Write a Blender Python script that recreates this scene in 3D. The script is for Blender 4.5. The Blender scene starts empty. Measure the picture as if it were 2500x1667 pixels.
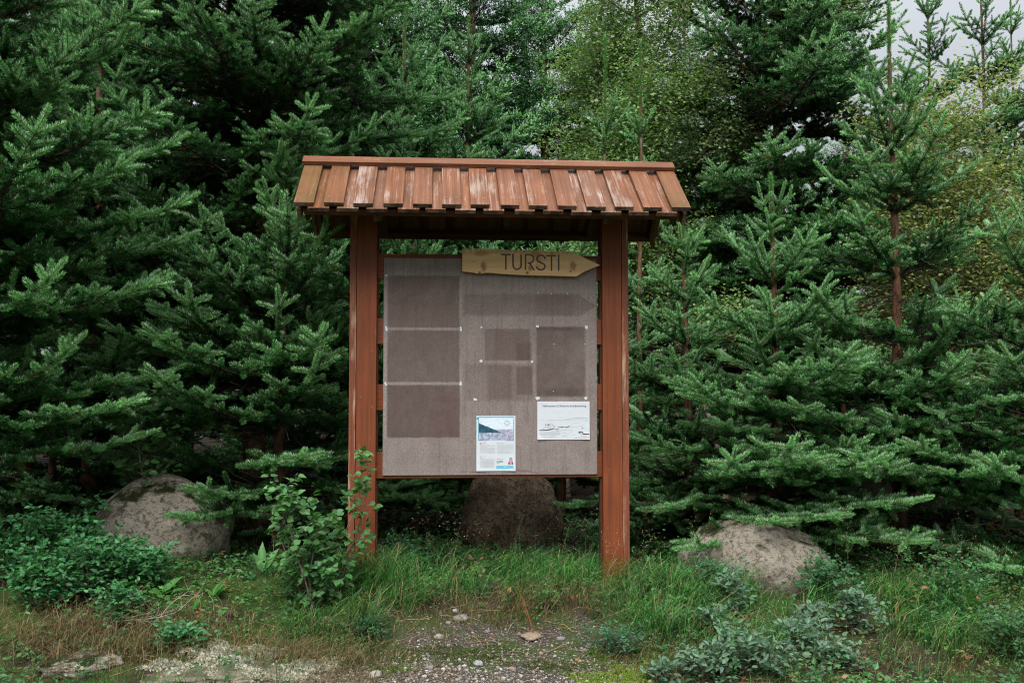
import bpy, bmesh, math, random
import numpy as np
from mathutils import Matrix, Vector, Euler, noise as mnoise

R = math.radians
sc = bpy.context.scene
COL = sc.collection

# ------------------------------------------------------------------ camera
CAM = Vector((0.0, 0.0, 1.02))
PITCH, FPX, CX, CY = R(3.0), 2430.0, 1250.0, 833.5
cam_d = bpy.data.cameras.new('camera')
cam_d.sensor_width = 36.0
cam_d.lens = 36.0 * FPX / 2500.0
cam_d.clip_end = 2000.0
cam = bpy.data.objects.new('camera', cam_d)
cam.location = CAM
cam.rotation_euler = (R(90) + PITCH, 0, 0)
COL.objects.link(cam)
sc.camera = cam

# ------------------------------------------------------------------ sky: overcast
SUN_EL, SUN_AZ = R(50), R(192)          # azimuth measured clockwise from +Y: behind the camera, a little to the left
world = bpy.data.worlds.new('World')
sc.world = world
world.use_nodes = True
wt = world.node_tree
wt.nodes.clear()
w_out = wt.nodes.new('ShaderNodeOutputWorld')
w_bg = wt.nodes.new('ShaderNodeBackground')
w_sky = wt.nodes.new('ShaderNodeTexSky')
w_sky.sky_type = 'NISHITA'
w_sky.sun_disc = False
w_sky.sun_elevation = SUN_EL
w_sky.sun_rotation = SUN_AZ
w_sky.dust_density = 4.0
w_tc = wt.nodes.new('ShaderNodeTexCoord')
w_sep = wt.nodes.new('ShaderNodeSeparateXYZ')
w_ramp = wt.nodes.new('ShaderNodeMapRange')     # the cloud deck: dim at the horizon, much brighter overhead
w_ramp.inputs['From Min'].default_value = 0.0
w_ramp.inputs['From Max'].default_value = 1.0
w_ramp.inputs['To Min'].default_value = 2.4
w_ramp.inputs['To Max'].default_value = 18.0
w_col = wt.nodes.new('ShaderNodeMix'); w_col.data_type = 'RGBA'; w_col.blend_type = 'MULTIPLY'
w_col.inputs[0].default_value = 1.0
w_col.inputs[7].default_value = (0.94, 0.985, 1.05, 1)
w_mix = wt.nodes.new('ShaderNodeMix'); w_mix.data_type = 'RGBA'
w_mix.inputs[0].default_value = 0.94
wt.links.new(w_tc.outputs['Generated'], w_sep.inputs[0])
w_pow = wt.nodes.new('ShaderNodeMath'); w_pow.operation = 'POWER'; w_pow.use_clamp = True; w_pow.inputs[1].default_value = 1.9
w_abs = wt.nodes.new('ShaderNodeMath'); w_abs.operation = 'MAXIMUM'; w_abs.inputs[1].default_value = 0.0
wt.links.new(w_sep.outputs['Z'], w_abs.inputs[0])
wt.links.new(w_abs.outputs[0], w_pow.inputs[0])
wt.links.new(w_pow.outputs[0], w_ramp.inputs['Value'])
wt.links.new(w_ramp.outputs[0], w_col.inputs[6])
wt.links.new(w_sky.outputs[0], w_mix.inputs[6])
wt.links.new(w_col.outputs[2], w_mix.inputs[7])
wt.links.new(w_mix.outputs[2], w_bg.inputs['Color'])
w_bg.inputs['Strength'].default_value = 0.062
wt.links.new(w_bg.outputs[0], w_out.inputs['Surface'])

sun_d = bpy.data.lights.new('sun', 'SUN')
sun_d.energy = 1.5
sun_d.angle = R(45)
sun_d.color = (1.0, 0.96, 0.89)
sun = bpy.data.objects.new('sun', sun_d)
sun_dir = Vector((math.sin(SUN_AZ) * math.cos(SUN_EL), math.cos(SUN_AZ) * math.cos(SUN_EL), math.sin(SUN_EL)))
sun.rotation_euler = sun_dir.to_track_quat('Z', 'Y').to_euler()
sun.location = (0, 0, 20)
COL.objects.link(sun)

sc.view_settings.view_transform = 'Standard'
sc.view_settings.look = 'None'
sc.view_settings.exposure = 1.48
sc.view_settings.gamma = 1.0
sc.view_settings.use_curve_mapping = False
sc.render.engine = 'CYCLES'
sc.cycles.max_bounces = 4
sc.cycles.diffuse_bounces = 2
sc.cycles.glossy_bounces = 2
sc.cycles.transmission_bounces = 3
sc.cycles.transparent_max_bounces = 4
sc.cycles.use_denoising = True
sc.cycles.denoiser = 'OPENIMAGEDENOISE'
sc.cycles.denoising_input_passes = 'RGB_ALBEDO_NORMAL'
sc.cycles.denoising_prefilter = 'NONE'
sc.cycles.filter_width = 1.1
sc.cycles.use_adaptive_sampling = True
sc.cycles.adaptive_threshold = 0.02
sc.cycles.adaptive_min_samples = 24
sc.cycles.debug_use_spatial_splits = False
sc.cycles.caustics_reflective = False
sc.cycles.caustics_refractive = False


def at(px, py, Y):
    """world point that lies at picture position (px, py) (2500 x 1667) at distance Y in front of the camera"""
    c, s = math.cos(PITCH), math.sin(PITCH)
    a, b = (px - CX) / FPX, -(py - CY) / FPX
    dx, dy, dz = a, c - b * s, s + b * c
    t = Y / dy
    return Vector((dx * t, Y, CAM.z + dz * t))


# ------------------------------------------------------------------ small helpers
def link(o, parent=None):
    COL.objects.link(o)
    if parent is not None:
        o.parent = parent
    return o


def tag(o, label=None, cat=None, group=None, kind=None):
    if label: o['label'] = label
    if cat: o['category'] = cat
    if group: o['group'] = group
    if kind: o['kind'] = kind
    return o


def empty(name, loc, rz=0.0):
    o = bpy.data.objects.new(name, None)
    o.empty_display_size = 0.1
    o.location = loc
    o.rotation_euler = (0, 0, rz)
    return link(o)


class Geo:
    """collects vertices, triangles and vertex colours"""
    def __init__(self):
        self.v, self.f, self.c, self.m, self.n = [], [], [], [], 0

    def add(self, v, f, c, mat=0):
        v = np.asarray(v, np.float32).reshape(-1, 3)
        f = np.asarray(f, np.int32).reshape(-1, 3)
        c = np.asarray(c, np.float32)
        if c.ndim == 1:
            c = np.tile(c, (len(v), 1))
        self.v.append(v); self.f.append(f + self.n); self.c.append(c)
        self.m.append(np.full(len(f), mat, np.int32))
        self.n += len(v)

    def mesh(self, name, mats, smooth=False):
        v = np.concatenate(self.v); f = np.concatenate(self.f); c = np.concatenate(self.c); m = np.concatenate(self.m)
        me = bpy.data.meshes.new(name)
        me.vertices.add(len(v)); me.vertices.foreach_set('co', v.ravel())
        me.loops.add(len(f) * 3); me.loops.foreach_set('vertex_index', f.ravel())
        me.polygons.add(len(f))
        me.polygons.foreach_set('loop_start', np.arange(0, len(f) * 3, 3, dtype=np.int32))
        me.polygons.foreach_set('material_index', m)
        if smooth is not None:
            me.polygons.foreach_set('use_smooth', np.full(len(f), bool(smooth)))
        a = me.color_attributes.new('Col', 'FLOAT_COLOR', 'POINT')
        a.data.foreach_set('color', np.concatenate([c[:, :3], np.ones((len(c), 1), np.float32)], 1).ravel())
        for mt in (mats if isinstance(mats, (list, tuple)) else [mats]):
            me.materials.append(mt)
        me.update(calc_edges=True)
        return me

    def build(self, name, mats, parent=None, smooth=False):
        return link(bpy.data.objects.new(name, self.mesh(name, mats, smooth)), parent)


def norm(a):
    return a / np.maximum(np.linalg.norm(a, axis=-1, keepdims=True), 1e-9)


def cross(a, b):
    return np.stack([a[..., 1] * b[..., 2] - a[..., 2] * b[..., 1], a[..., 2] * b[..., 0] - a[..., 0] * b[..., 2], a[..., 0] * b[..., 1] - a[..., 1] * b[..., 0]], -1)


RING = {}


def tube(g, pts, rad, k, col, mat=0, jit=0.0, rng=None):
    pts = np.asarray(pts, float)
    n = len(pts)
    rad = np.broadcast_to(np.asarray(rad, float), (n,))
    tan = np.empty_like(pts)
    tan[1:-1] = pts[2:] - pts[:-2]; tan[0] = pts[1] - pts[0]; tan[-1] = pts[-1] - pts[-2]
    tan = norm(tan)
    ref = np.array([0.13, 0.31, 0.94]) if abs(tan[0][2]) < 0.85 else np.array([0.95, 0.2, 0.1])
    u = norm(cross(tan, np.broadcast_to(ref, tan.shape))); w = cross(tan, u)
    if (n, k) not in RING:
        i, j = np.meshgrid(np.arange(n - 1), np.arange(k), indexing='ij')
        a_ = (i * k + j).ravel(); b_ = (i * k + (j + 1) % k).ravel()
        ang = np.arange(k) / k * 2 * np.pi
        RING[(n, k)] = (np.concatenate([np.stack([a_, b_, b_ + k], -1), np.stack([a_, b_ + k, a_ + k], -1)]), np.cos(ang)[None, :, None], np.sin(ang)[None, :, None])
    F, ca, sa = RING[(n, k)]
    r = rad[:, None, None]
    if jit and rng is not None:
        r = r * (1 + rng.uniform(-jit, jit, (n, k, 1)))
    V = pts[:, None, :] + ca * r * u[:, None, :] + sa * r * w[:, None, :]
    g.add(V.reshape(-1, 3), F, col, mat)


# ------------------------------------------------------------------ materials
class NT:
    def __init__(self, name):
        self.mat = bpy.data.materials.new(name)
        self.mat.use_nodes = True
        self.t = self.mat.node_tree
        self.t.nodes.clear()
        self.out = self.t.nodes.new('ShaderNodeOutputMaterial')

    def n(self, typ, ins=None, **props):
        nd = self.t.nodes.new(typ)
        for k, v in props.items():
            setattr(nd, k, v)
        for k, v in (ins or {}).items():
            if hasattr(v, 'is_output'):
                self.t.links.new(v, nd.inputs[k])
            else:
                nd.inputs[k].default_value = v
        return nd

    def math(self, op, a, b=0.0, c=None, clamp=False):
        ins = {0: a, 1: b}
        if c is not None: ins[2] = c
        return self.n('ShaderNodeMath', ins, operation=op, use_clamp=clamp).outputs[0]

    def mix(self, fac, a, b, blend='MIX'):
        f = lambda x: (*x, 1.0) if isinstance(x, tuple) and len(x) == 3 else x
        return self.n('ShaderNodeMix', {0: fac, 6: f(a), 7: f(b)}, data_type='RGBA', blend_type=blend).outputs[2]

    def ramp(self, x, lo, hi, a=0.0, b=1.0):
        return self.n('ShaderNodeMapRange', {'Value': x, 'From Min': lo, 'From Max': hi, 'To Min': a, 'To Max': b}).outputs[0]

    def noise(self, vec, scale, detail=3.0, rough=0.55):
        return self.n('ShaderNodeTexNoise', {'Vector': vec, 'Scale': scale, 'Detail': detail, 'Roughness': rough}).outputs[0]

    def coords(self, scale=(1, 1, 1), rnd=0.0):
        tc = self.n('ShaderNodeTexCoord').outputs['Object']
        if rnd:
            oi = self.n('ShaderNodeObjectInfo').outputs['Random']
            off = self.n('ShaderNodeCombineXYZ', {0: self.math('MULTIPLY', oi, rnd), 1: self.math('MULTIPLY', oi, rnd * 1.7), 2: self.math('MULTIPLY', oi, rnd * 2.3)}).outputs[0]
            tc = self.n('ShaderNodeVectorMath', {0: tc, 1: off}, operation='ADD').outputs[0]
        return self.n('ShaderNodeMapping', {'Vector': tc, 'Scale': scale}).outputs[0]

    def principled(self, color, rough=0.6, spec=0.4, bump=None, bstr=0.3, bdist=0.01):
        ins = {'Base Color': color if hasattr(color, 'is_output') else (*color, 1.0), 'Roughness': rough, 'Specular IOR Level': spec}
        if bump is not None:
            ins['Normal'] = self.n('ShaderNodeBump', {'Height': bump, 'Strength': bstr, 'Distance': bdist}).outputs[0]
        return self.n('ShaderNodeBsdfPrincipled', ins).outputs[0]

    def done(self, sh):
        self.t.links.new(sh, self.out.inputs['Surface'])
        return self.mat


def mat_foliage(name, rough, spec, transl, vary=0.25, tint=(1, 1, 1)):
    m = NT(name)
    col = m.n('ShaderNodeVertexColor', layer_name='Col').outputs[0]
    oi = m.n('ShaderNodeObjectInfo').outputs['Random']
    v = m.ramp(oi, 0, 1, 1 - vary, 1 + vary)
    col = m.mix(1.0, col, m.n('ShaderNodeCombineXYZ', {0: m.math('MULTIPLY', v, tint[0]), 1: m.math('MULTIPLY', v, tint[1]), 2: m.math('MULTIPLY', v, tint[2])}).outputs[0], 'MULTIPLY')
    p = m.principled(col, rough, spec)
    if transl:
        t = m.n('ShaderNodeBsdfTranslucent', {'Color': m.mix(1.0, col, (1.0, 1.15, 0.55), 'MULTIPLY')}).outputs[0]
        p = m.n('ShaderNodeMixShader', {0: transl, 1: p, 2: t}).outputs[0]
    return m.done(p)


M = {}
M['needle'] = mat_foliage('needle', 0.5, 0.25, 0.06, 0.14)
M['leaf'] = mat_foliage('leaf', 0.42, 0.4, 0.36, 0.06)
M['grass'] = mat_foliage('grass', 0.5, 0.35, 0.25, 0.0)
M['twig'] = mat_foliage('twig', 0.85, 0.2, 0.0, 0.15)
M['pebble'] = mat_foliage('pebble', 0.85, 0.25, 0.0, 0.0)


def mat_bark(name, base, dark, pale, sc_=1.0):
    m = NT(name)
    co = m.coords((26 * sc_, 26 * sc_, 9 * sc_), 7.0)
    n1 = m.noise(co, 1.6, 5, 0.6)
    n2 = m.noise(co, 0.35, 3, 0.5)
    c = m.mix(m.ramp(n1, 0.35, 0.62), dark, base)
    c = m.mix(m.math('MULTIPLY', m.ramp(n2, 0.52, 0.68), 0.6), c, pale)
    return m.done(m.principled(c, 0.9, 0.2, n1, 0.8, 0.02))


M['bark'] = mat_bark('spruce_bark', (0.17, 0.085, 0.048), (0.055, 0.03, 0.02), (0.24, 0.19, 0.14))
M['birch_bark'] = mat_bark('birch_bark', (0.16, 0.13, 0.10), (0.05, 0.04, 0.03), (0.38, 0.35, 0.30))


def mat_red(name, stain, weather, w_amt, algae=0.0, seed=11.0, spec=0.12):
    """red-brown stained timber, grain along local Z; sawn ends are dark and raw"""
    m = NT(name)
    oi = m.n('ShaderNodeObjectInfo').outputs['Random']
    co = m.coords((1, 1, 1), seed)
    mp = lambda sc_: m.n('ShaderNodeMapping', {'Vector': co, 'Scale': sc_}).outputs[0]
    grain = m.noise(mp((70, 70, 1.6)), 1.0, 5, 0.65)
    fine = m.noise(mp((230, 230, 5.0)), 1.0, 3, 0.6)
    patch = m.noise(mp((16, 16, 4.0)), 1.0, 5, 0.65)
    big = m.noise(co, 3.0, 3, 0.55)
    dk = tuple(x * 0.50 for x in stain)
    c = m.mix(m.ramp(grain, 0.34, 0.62), dk, stain)
    c = m.mix(m.ramp(fine, 0.35, 0.65, 0.35, 0.0), c, tuple(x * 0.45 for x in stain))
    c = m.mix(m.ramp(oi, 0, 1, 0.0, 0.5), c, tuple(x * 0.60 + 0.018 for x in stain))
    wl = m.math('ADD', m.math('MULTIPLY', patch, 0.62), m.math('ADD', m.math('MULTIPLY', grain, 0.36), m.math('MULTIPLY', fine, 0.20)))
    thr = m.math('ADD', m.ramp(oi, 0, 1, 0.0, 0.09), 0.68 - w_amt * 0.16)
    wm = m.math('MULTIPLY', m.ramp(m.math('SUBTRACT', wl, thr), 0.0, 0.12), min(1.0, w_amt * 1.0 + 0.1))
    c = m.mix(wm, c, weather)
    if algae:
        am = m.math('MULTIPLY', m.ramp(m.noise(mp((14, 14, 3.0)), 0.6, 3, 0.6), 0.48, 0.66), algae)
        c = m.mix(am, c, (0.10, 0.09, 0.022))
    vo = m.n('ShaderNodeTexVoronoi', {'Vector': mp((8, 8, 3.6)), 'Scale': 1.0, 'Randomness': 1.0}).outputs['Distance']
    kn = m.ramp(vo, 0.03, 0.065, 1.0, 0.0)
    c = m.mix(m.math('MULTIPLY', kn, 0.7), c, tuple(x * 0.42 + 0.02 for x in stain))
    ring = m.math('MULTIPLY', m.ramp(vo, 0.065, 0.085, 1.0, 0.0), m.math('SUBTRACT', 1.0, kn))
    c = m.mix(m.math('MULTIPLY', ring, 0.22), c, (0.36, 0.20, 0.11))
    c = m.mix(1.0, c, m.n('ShaderNodeCombineXYZ', {k: m.ramp(big, 0.3, 0.7, 0.76, 1.16) for k in (0, 1, 2)}).outputs[0], 'MULTIPLY')
    nz = m.math('ABSOLUTE', m.n('ShaderNodeSeparateXYZ', {0: m.n('ShaderNodeTexCoord').outputs['Normal']}).outputs[2])
    c = m.mix(m.ramp(nz, 0.6, 0.9), c, m.mix(m.ramp(patch, 0.4, 0.65), (0.045, 0.030, 0.022), (0.17, 0.115, 0.08)))
    h = m.math('ADD', grain, m.math('MULTIPLY', fine, 0.5))
    return m.done(m.principled(c, 0.58, spec, h, 0.45, 0.004))


M['roof_wood'] = mat_red('roof_timber', (0.240, 0.096, 0.046), (0.32, 0.245, 0.200), 0.70)
M['roof_algae'] = mat_red('roof_timber_algae', (0.225, 0.09, 0.036), (0.31, 0.255, 0.17), 0.5, 0.5)
M['roof_worn'] = mat_red('roof_timber_worn', (0.235, 0.105, 0.058), (0.34, 0.275, 0.24), 0.75)
M['post_wood'] = mat_red('post_timber', (0.225, 0.052, 0.0115), (0.28, 0.155, 0.09), 0.10, 0.0, 11.0, 0.32)
M['strip_wood'] = mat_red('worn_strip_timber', (0.25, 0.075, 0.035), (0.42, 0.32, 0.24), 0.78, 0.0, 5.0, 0.25)
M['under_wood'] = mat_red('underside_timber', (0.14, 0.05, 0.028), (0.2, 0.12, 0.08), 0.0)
M['end_grain'] = mat_red('end_grain', (0.13, 0.085, 0.06), (0.30, 0.25, 0.20), 0.5)


def flat_mat(name, col, rough=0.6, spec=0.3):
    m = NT(name)
    co = m.coords((1, 1, 1), 3.0)
    n1 = m.noise(co, 60.0, 3)
    c = m.mix(m.ramp(n1, 0.3, 0.7, 0.0, 0.10), col, tuple(x * 0.6 for x in col))
    return m.done(m.principled(c, rough, spec))


# ------------------------------------------------------------------ ground
def smooth(a, b, x):
    t = np.clip((x - a) / (b - a), 0, 1)
    return t * t * (3 - 2 * t)


def wob(x, y, s, k):
    return (np.sin(x * s * 1.3 + k) * np.cos(y * s * 1.1 + k * 1.7) + 0.5 * np.sin(x * s * 2.7 + y * s * 2.3 + k * 2.1) + 0.3 * np.sin(x * s * 5.1 - y * s * 4.3 + k)) / 1.8


def ground_z(x, y):
    x = np.asarray(x, float); y = np.asarray(y, float)
    z = -0.02 - 0.20 * (1 - smooth(4.25, 5.35, y)) - 0.22 * (1 - smooth(2.6, 4.4, y))
    z = z + 0.10 * smooth(5.6, 8.0, y)
    z = z + 0.10 * smooth(-0.8, -2.2, x) * smooth(3.9, 4.7, y) - 0.05 * smooth(0.8, 2.2, x) * (1 - smooth(5.0, 6.5, y))
    z = z + 0.075 * np.exp(-((x + 0.95) / .55) ** 2 - ((y - 5.35) / .40) ** 2)
    z = z + 0.025 * wob(x, y, 2.0, 0.4) + 0.010 * wob(x, y, 7.0, 1.3)
    far = smooth(14, 60, np.hypot(x, y))
    return z * (1 - far) + 0.3 * far


def gz(x, y):
    return float(ground_z(x, y))


def gravel_mask(x, y):
    """1 on the bare gravel in front of the notice board"""
    cx = -0.10 + 0.08 * wob(x, y, 3.0, 2.0)
    half = 0.52 + 0.75 * smooth(4.75, 3.9, y)
    d = (np.abs(x - cx) - half) / 0.16 + 0.6 * wob(x, y, 6.0, 0.7)
    side = 1 - smooth(-0.8, 0.8, d)
    return side * (1 - smooth(4.82, 5.18, y + 0.10 * wob(x, y, 5.0, 3.0)))


def build_ground():
    xs = np.concatenate([[-900, -300, -100, -40, -20, -12, -9], np.arange(-7, 7.01, 0.06), [9, 12, 20, 40, 100, 300, 900]])
    ys = np.concatenate([[-900, -300, -100, -40, -15, -5, 0, 1.5, 2.5], np.arange(3.0, 9.01, 0.06), [9.5, 10, 11, 12, 14, 17, 22, 30, 45, 80, 150, 400, 900]])
    X, Y = np.meshgrid(xs, ys, indexing='ij')
    Z = ground_z(X, Y)
    V = np.stack([X, Y, Z], -1).reshape(-1, 3)
    nx, ny = len(xs), len(ys)
    i, j = np.meshgrid(np.arange(nx - 1), np.arange(ny - 1), indexing='ij')
    a = (i * ny + j).ravel(); b = a + ny; c = b + 1; d = a + 1
    F = np.concatenate([np.stack([a, b, c], -1), np.stack([a, c, d], -1)])
    gm = gravel_mask(X, Y).reshape(-1)
    C = np.stack([gm, gm * 0, gm * 0], -1)
    g = Geo(); g.add(V, F, C)
    m = NT('forest_floor')
    at_ = m.n('ShaderNodeVertexColor', layer_name='Col').outputs[0]
    gmk = m.n('ShaderNodeSeparateColor', {0: at_}).outputs[0]
    co = m.coords()
    n_big = m.noise(co, 2.2, 4); n_mid = m.noise(co, 14, 5, 0.65); n_fin = m.noise(co, 90, 4, 0.7)
    soil = m.mix(m.ramp(n_mid, 0.35, 0.65), (0.016, 0.012, 0.008), (0.06, 0.043, 0.027))
    moss = m.mix(m.ramp(n_fin, 0.3, 0.7), (0.018, 0.035, 0.008), (0.06, 0.095, 0.02))
    c = m.mix(m.ramp(n_big, 0.40, 0.58), soil, moss)
    litter = m.mix(m.ramp(n_fin, 0.35, 0.65), (0.008, 0.005, 0.003), (0.028, 0.017, 0.010))  # needle litter, its colour darkened further to paint the shade under the trees
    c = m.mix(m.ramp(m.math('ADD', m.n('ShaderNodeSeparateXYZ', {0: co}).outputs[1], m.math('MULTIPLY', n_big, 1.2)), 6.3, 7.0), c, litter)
    vo = m.n('ShaderNodeTexVoronoi', {'Vector': co, 'Scale': 85.0, 'Randomness': 1.0})
    stone = m.mix(m.ramp(vo.outputs['Distance'], 0.2, 0.62), m.mix(0.6, vo.outputs['Color'], (0.15, 0.14, 0.13)), (0.03, 0.025, 0.02))
    stone = m.mix(0.65, m.n('ShaderNodeHueSaturation', {'Saturation': 0.18, 'Value': 0.75, 'Color': stone}).outputs[0], (0.060, 0.047, 0.034))
    gr = m.mix(m.ramp(n_mid, 0.50, 0.62), stone, soil)
    gr = m.mix(m.math('MULTIPLY', m.ramp(m.noise(co, 4.0, 4), 0.48, 0.58), 0.85), gr, moss)
    c = m.mix(m.ramp(m.math('ADD', gmk, m.ramp(n_mid, 0.3, 0.7, -0.25, 0.25)), 0.35, 0.65), c, gr)
    h = m.math('ADD', m.math('MULTIPLY', n_fin, 0.4), m.math('MULTIPLY', m.ramp(vo.outputs['Distance'], 0, 0.6, 1, 0), gmk))
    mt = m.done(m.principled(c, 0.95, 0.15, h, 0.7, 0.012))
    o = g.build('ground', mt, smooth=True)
    tag(o, 'dark mossy forest ground rising from a gravel patch', None, None, 'structure')


build_ground()

# ------------------------------------------------------------------ notice board shelter
def plank_mesh(w, t, l, bev=0.003, rng=None, cut=0.0):
    """box w (X) x t (Y) x l (Z), origin at its centre, softened edges"""
    bm = bmesh.new()
    bmesh.ops.create_cube(bm, size=1.0)
    for v in bm.verts:
        v.co = Vector((v.co.x * w, v.co.y * t, v.co.z * l))
        if rng:
            v.co += Vector((rng.uniform(-1, 1) * cut, rng.uniform(-1, 1) * cut * 0.4, rng.uniform(-1, 1) * cut * 1.2))
    if bev:
        bmesh.ops.bevel(bm, geom=list(bm.edges), offset=bev, segments=2, affect='EDGES', profile=0.6)
    me = bpy.data.meshes.new('plank')
    bm.to_mesh(me); bm.free()
    return me


rk = random.Random(5)


def plank(name, w, t, l, mtx, mat, parent, bev=0.003, cut=0.0012):
    me = plank_mesh(w, t, l, bev, rk, cut)
    me.name = name
    me.materials.append(mat)
    o = bpy.data.objects.new(name, me)
    link(o, parent)
    o.matrix_local = mtx
    return o


def T(x, y, z): return Matrix.Translation((x, y, z))


RX = lambda a: Matrix.Rotation(a, 4, 'X')
RY = lambda a: Matrix.Rotation(a, 4, 'Y')
RZ = lambda a: Matrix.Rotation(a, 4, 'Z')

KX, KY, KR = -0.12, 5.46, R(4.4)
kiosk = empty('notice_board_shelter', (KX, KY, 0.0), KR)
tag(kiosk, 'red-brown timber notice board shelter with a small plank roof on two posts', 'notice board')
K = Matrix.Translation((KX, KY, 0)) @ RZ(KR)


def kpt(x, y, z):
    return K @ Vector((x, y, z))


# posts: a front plank with a narrow worn strip on the outer side and a plank behind
for s in (-1, 1):
    po = plank('post', 0.108, 0.046, 2.33, T(s * 0.672, -0.01, 0.955), M['post_wood'], kiosk)
    for me_name, w_, t_, off, mt in (('edge_strip', 0.036, 0.048, (s * 0.0745, 0.005, 0), M['strip_wood']),
                                     ('back_plank', 0.108, 0.046, (s * 0.010 - s * 0.018, 0.051, 0), M['under_wood'])):
        st = plank(me_name, w_, t_, 2.30, T(*off), mt, po)
    # nail and knot heads on the post front
    for (dx, dz) in ((-0.03, 0.55), (0.034, 0.31), (-0.028, 0.02), (0.03, -0.2), (-0.02, -0.38), (0.036, -0.05)):
        bm = bmesh.new()
        bmesh.ops.create_circle(bm, cap_ends=True, radius=0.0042, segments=10)
        e = bmesh.ops.extrude_face_region(bm, geom=list(bm.faces))
        bmesh.ops.translate(bm, verts=[v for v in e['geom'] if isinstance(v, bmesh.types.BMVert)], vec=(0, 0, 0.0016))
        me = bpy.data.meshes.new('nail_head'); bm.to_mesh(me); bm.free()
        if 'nail' not in M: M['nail'] = flat_mat('rusty_nail', (0.20, 0.11, 0.07), 0.5, 0.5)
        me.materials.append(M['nail'])
        NAIL = me
        nl = link(bpy.data.objects.new('nail_head', me), po)
        nl.matrix_local = T(dx + rk.uniform(-.006, .006), -0.0228, dz + rk.uniform(-.05, .05)) @ RX(R(90))

# four rails between the posts, behind the panel
for i, z in enumerate((1.7155, 1.360, 1.000, 0.632)):
    plank('rail', 0.14, 0.030, 1.268, T(0, 0.019, z) @ RY(R(90)), M['post_wood'], kiosk)

# roof
HALF_D, ZR, ZE = 0.420, 2.250, 1.940          # half depth, ridge height, eave height (upper board's underside)
SLOPE = math.atan2(ZR - ZE, HALF_D)
SL = math.hypot(HALF_D, ZR - ZE)
ROOF_M = T(0, 0, ZR - 0.105) @ RY(R(90))
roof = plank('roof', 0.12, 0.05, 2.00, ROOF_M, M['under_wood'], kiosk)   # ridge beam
RI = ROOF_M.inverted()
ROOF_W = 2.02
PITCH_B = (ROOF_W - 0.098) / 13.0


def slope_mtx(side, x, along, lift):
    """frame on one roof slope: local Z runs down the slope, local Y out of it. side -1 is the front"""
    d = Vector((0, side * math.cos(SLOPE), -math.sin(SLOPE)))
    nrm = Vector((0, side * math.sin(SLOPE), math.cos(SLOPE)))
    o = Vector((x, 0, ZR)) + d * along + nrm * lift
    xx = nrm.cross(d)
    m = Matrix((xx, nrm, d)).transposed().to_4x4()
    m.translation = o
    return m


for side in (-1, 1):
    for i in range(14):                                        # upper boards
        x = -ROOF_W / 2 + 0.049 + i * PITCH_B
        mt = M['roof_algae'] if (i in (0, 1) and side < 0) or i == 13 else (M['roof_worn'] if i in (2, 10) else M['roof_wood'])
        L = SL + rk.uniform(-0.004, 0.006)
        o = plank('roof_board', 0.098 + rk.uniform(-.002, .002), 0.022, L, RI @ slope_mtx(side, x + rk.uniform(-.003, .003), L / 2, 0.036) @ RY(rk.uniform(-.006, .006)), mt, roof, 0.0025, 0.0015)
    for i in range(13):                                        # lower boards, showing in the gaps
        x = -ROOF_W / 2 + 0.049 + (i + 0.5) * PITCH_B
        mt = M['roof_algae'] if i == 0 and side < 0 else (M['roof_worn'] if i in (1, 2, 9, 10) else M['roof_wood'])
        L = SL + 0.010 + rk.uniform(-0.004, 0.006)
        plank('roof_board', 0.105 + rk.uniform(-.003, .003), 0.022, L, RI @ slope_mtx(side, x + rk.uniform(-.006, .006), L / 2 + 0.004, 0.0125), mt, roof, 0.0025, 0.0015)
    # ridge cap
    capm = RI @ slope_mtx(side, 0, 0.031 if side < 0 else 0.034, 0.060) @ RY(R(90))
    plank('ridge_board', 0.074, 0.022, 2.035, capm, M['roof_wood'], roof)
    # nail heads in two rows across the upper boards
    if side < 0:
        for i in range(14):
            for dx in (-.026, .028):
                for al in (SL - .075, .10):
                    x = -ROOF_W / 2 + 0.049 + i * PITCH_B + dx + rk.uniform(-.005, .005)
                    nl = link(bpy.data.objects.new('nail_head', NAIL), roof)
                    nl.matrix_local = RI @ slope_mtx(side, x, al + rk.uniform(-.008, .008), .0462) @ RX(R(-90))
    # eave batten, mid batten
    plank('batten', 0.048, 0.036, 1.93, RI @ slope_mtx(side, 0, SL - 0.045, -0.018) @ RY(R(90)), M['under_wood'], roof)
    # rafters: beside each post and at each gable end
    for x in (-0.958, -0.60, 0.60, 0.958):
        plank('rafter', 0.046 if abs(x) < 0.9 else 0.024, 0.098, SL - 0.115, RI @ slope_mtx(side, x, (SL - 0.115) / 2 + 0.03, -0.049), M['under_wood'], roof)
    for x in (-0.990, 0.990):
        plank('barge_board', 0.020, 0.062, SL - 0.02, RI @ slope_mtx(side, x, (SL - 0.02) / 2 + 0.006, -0.031), M['roof_wood'] if x < 0 else M['roof_algae'], roof)
# ------------------------------------------------------------------ fibreboard panel with the outlines of old notices
BW, BH, BT = 1.172, 1.182, 0.009
BZ = 1.170


def bxy(px, py):
    """panel coordinates (from its centre) of a picture position on the panel"""
    return (px - 1195.5) / 527.0 * BW, -(py - 891.5) / 532.0 * BH


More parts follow.
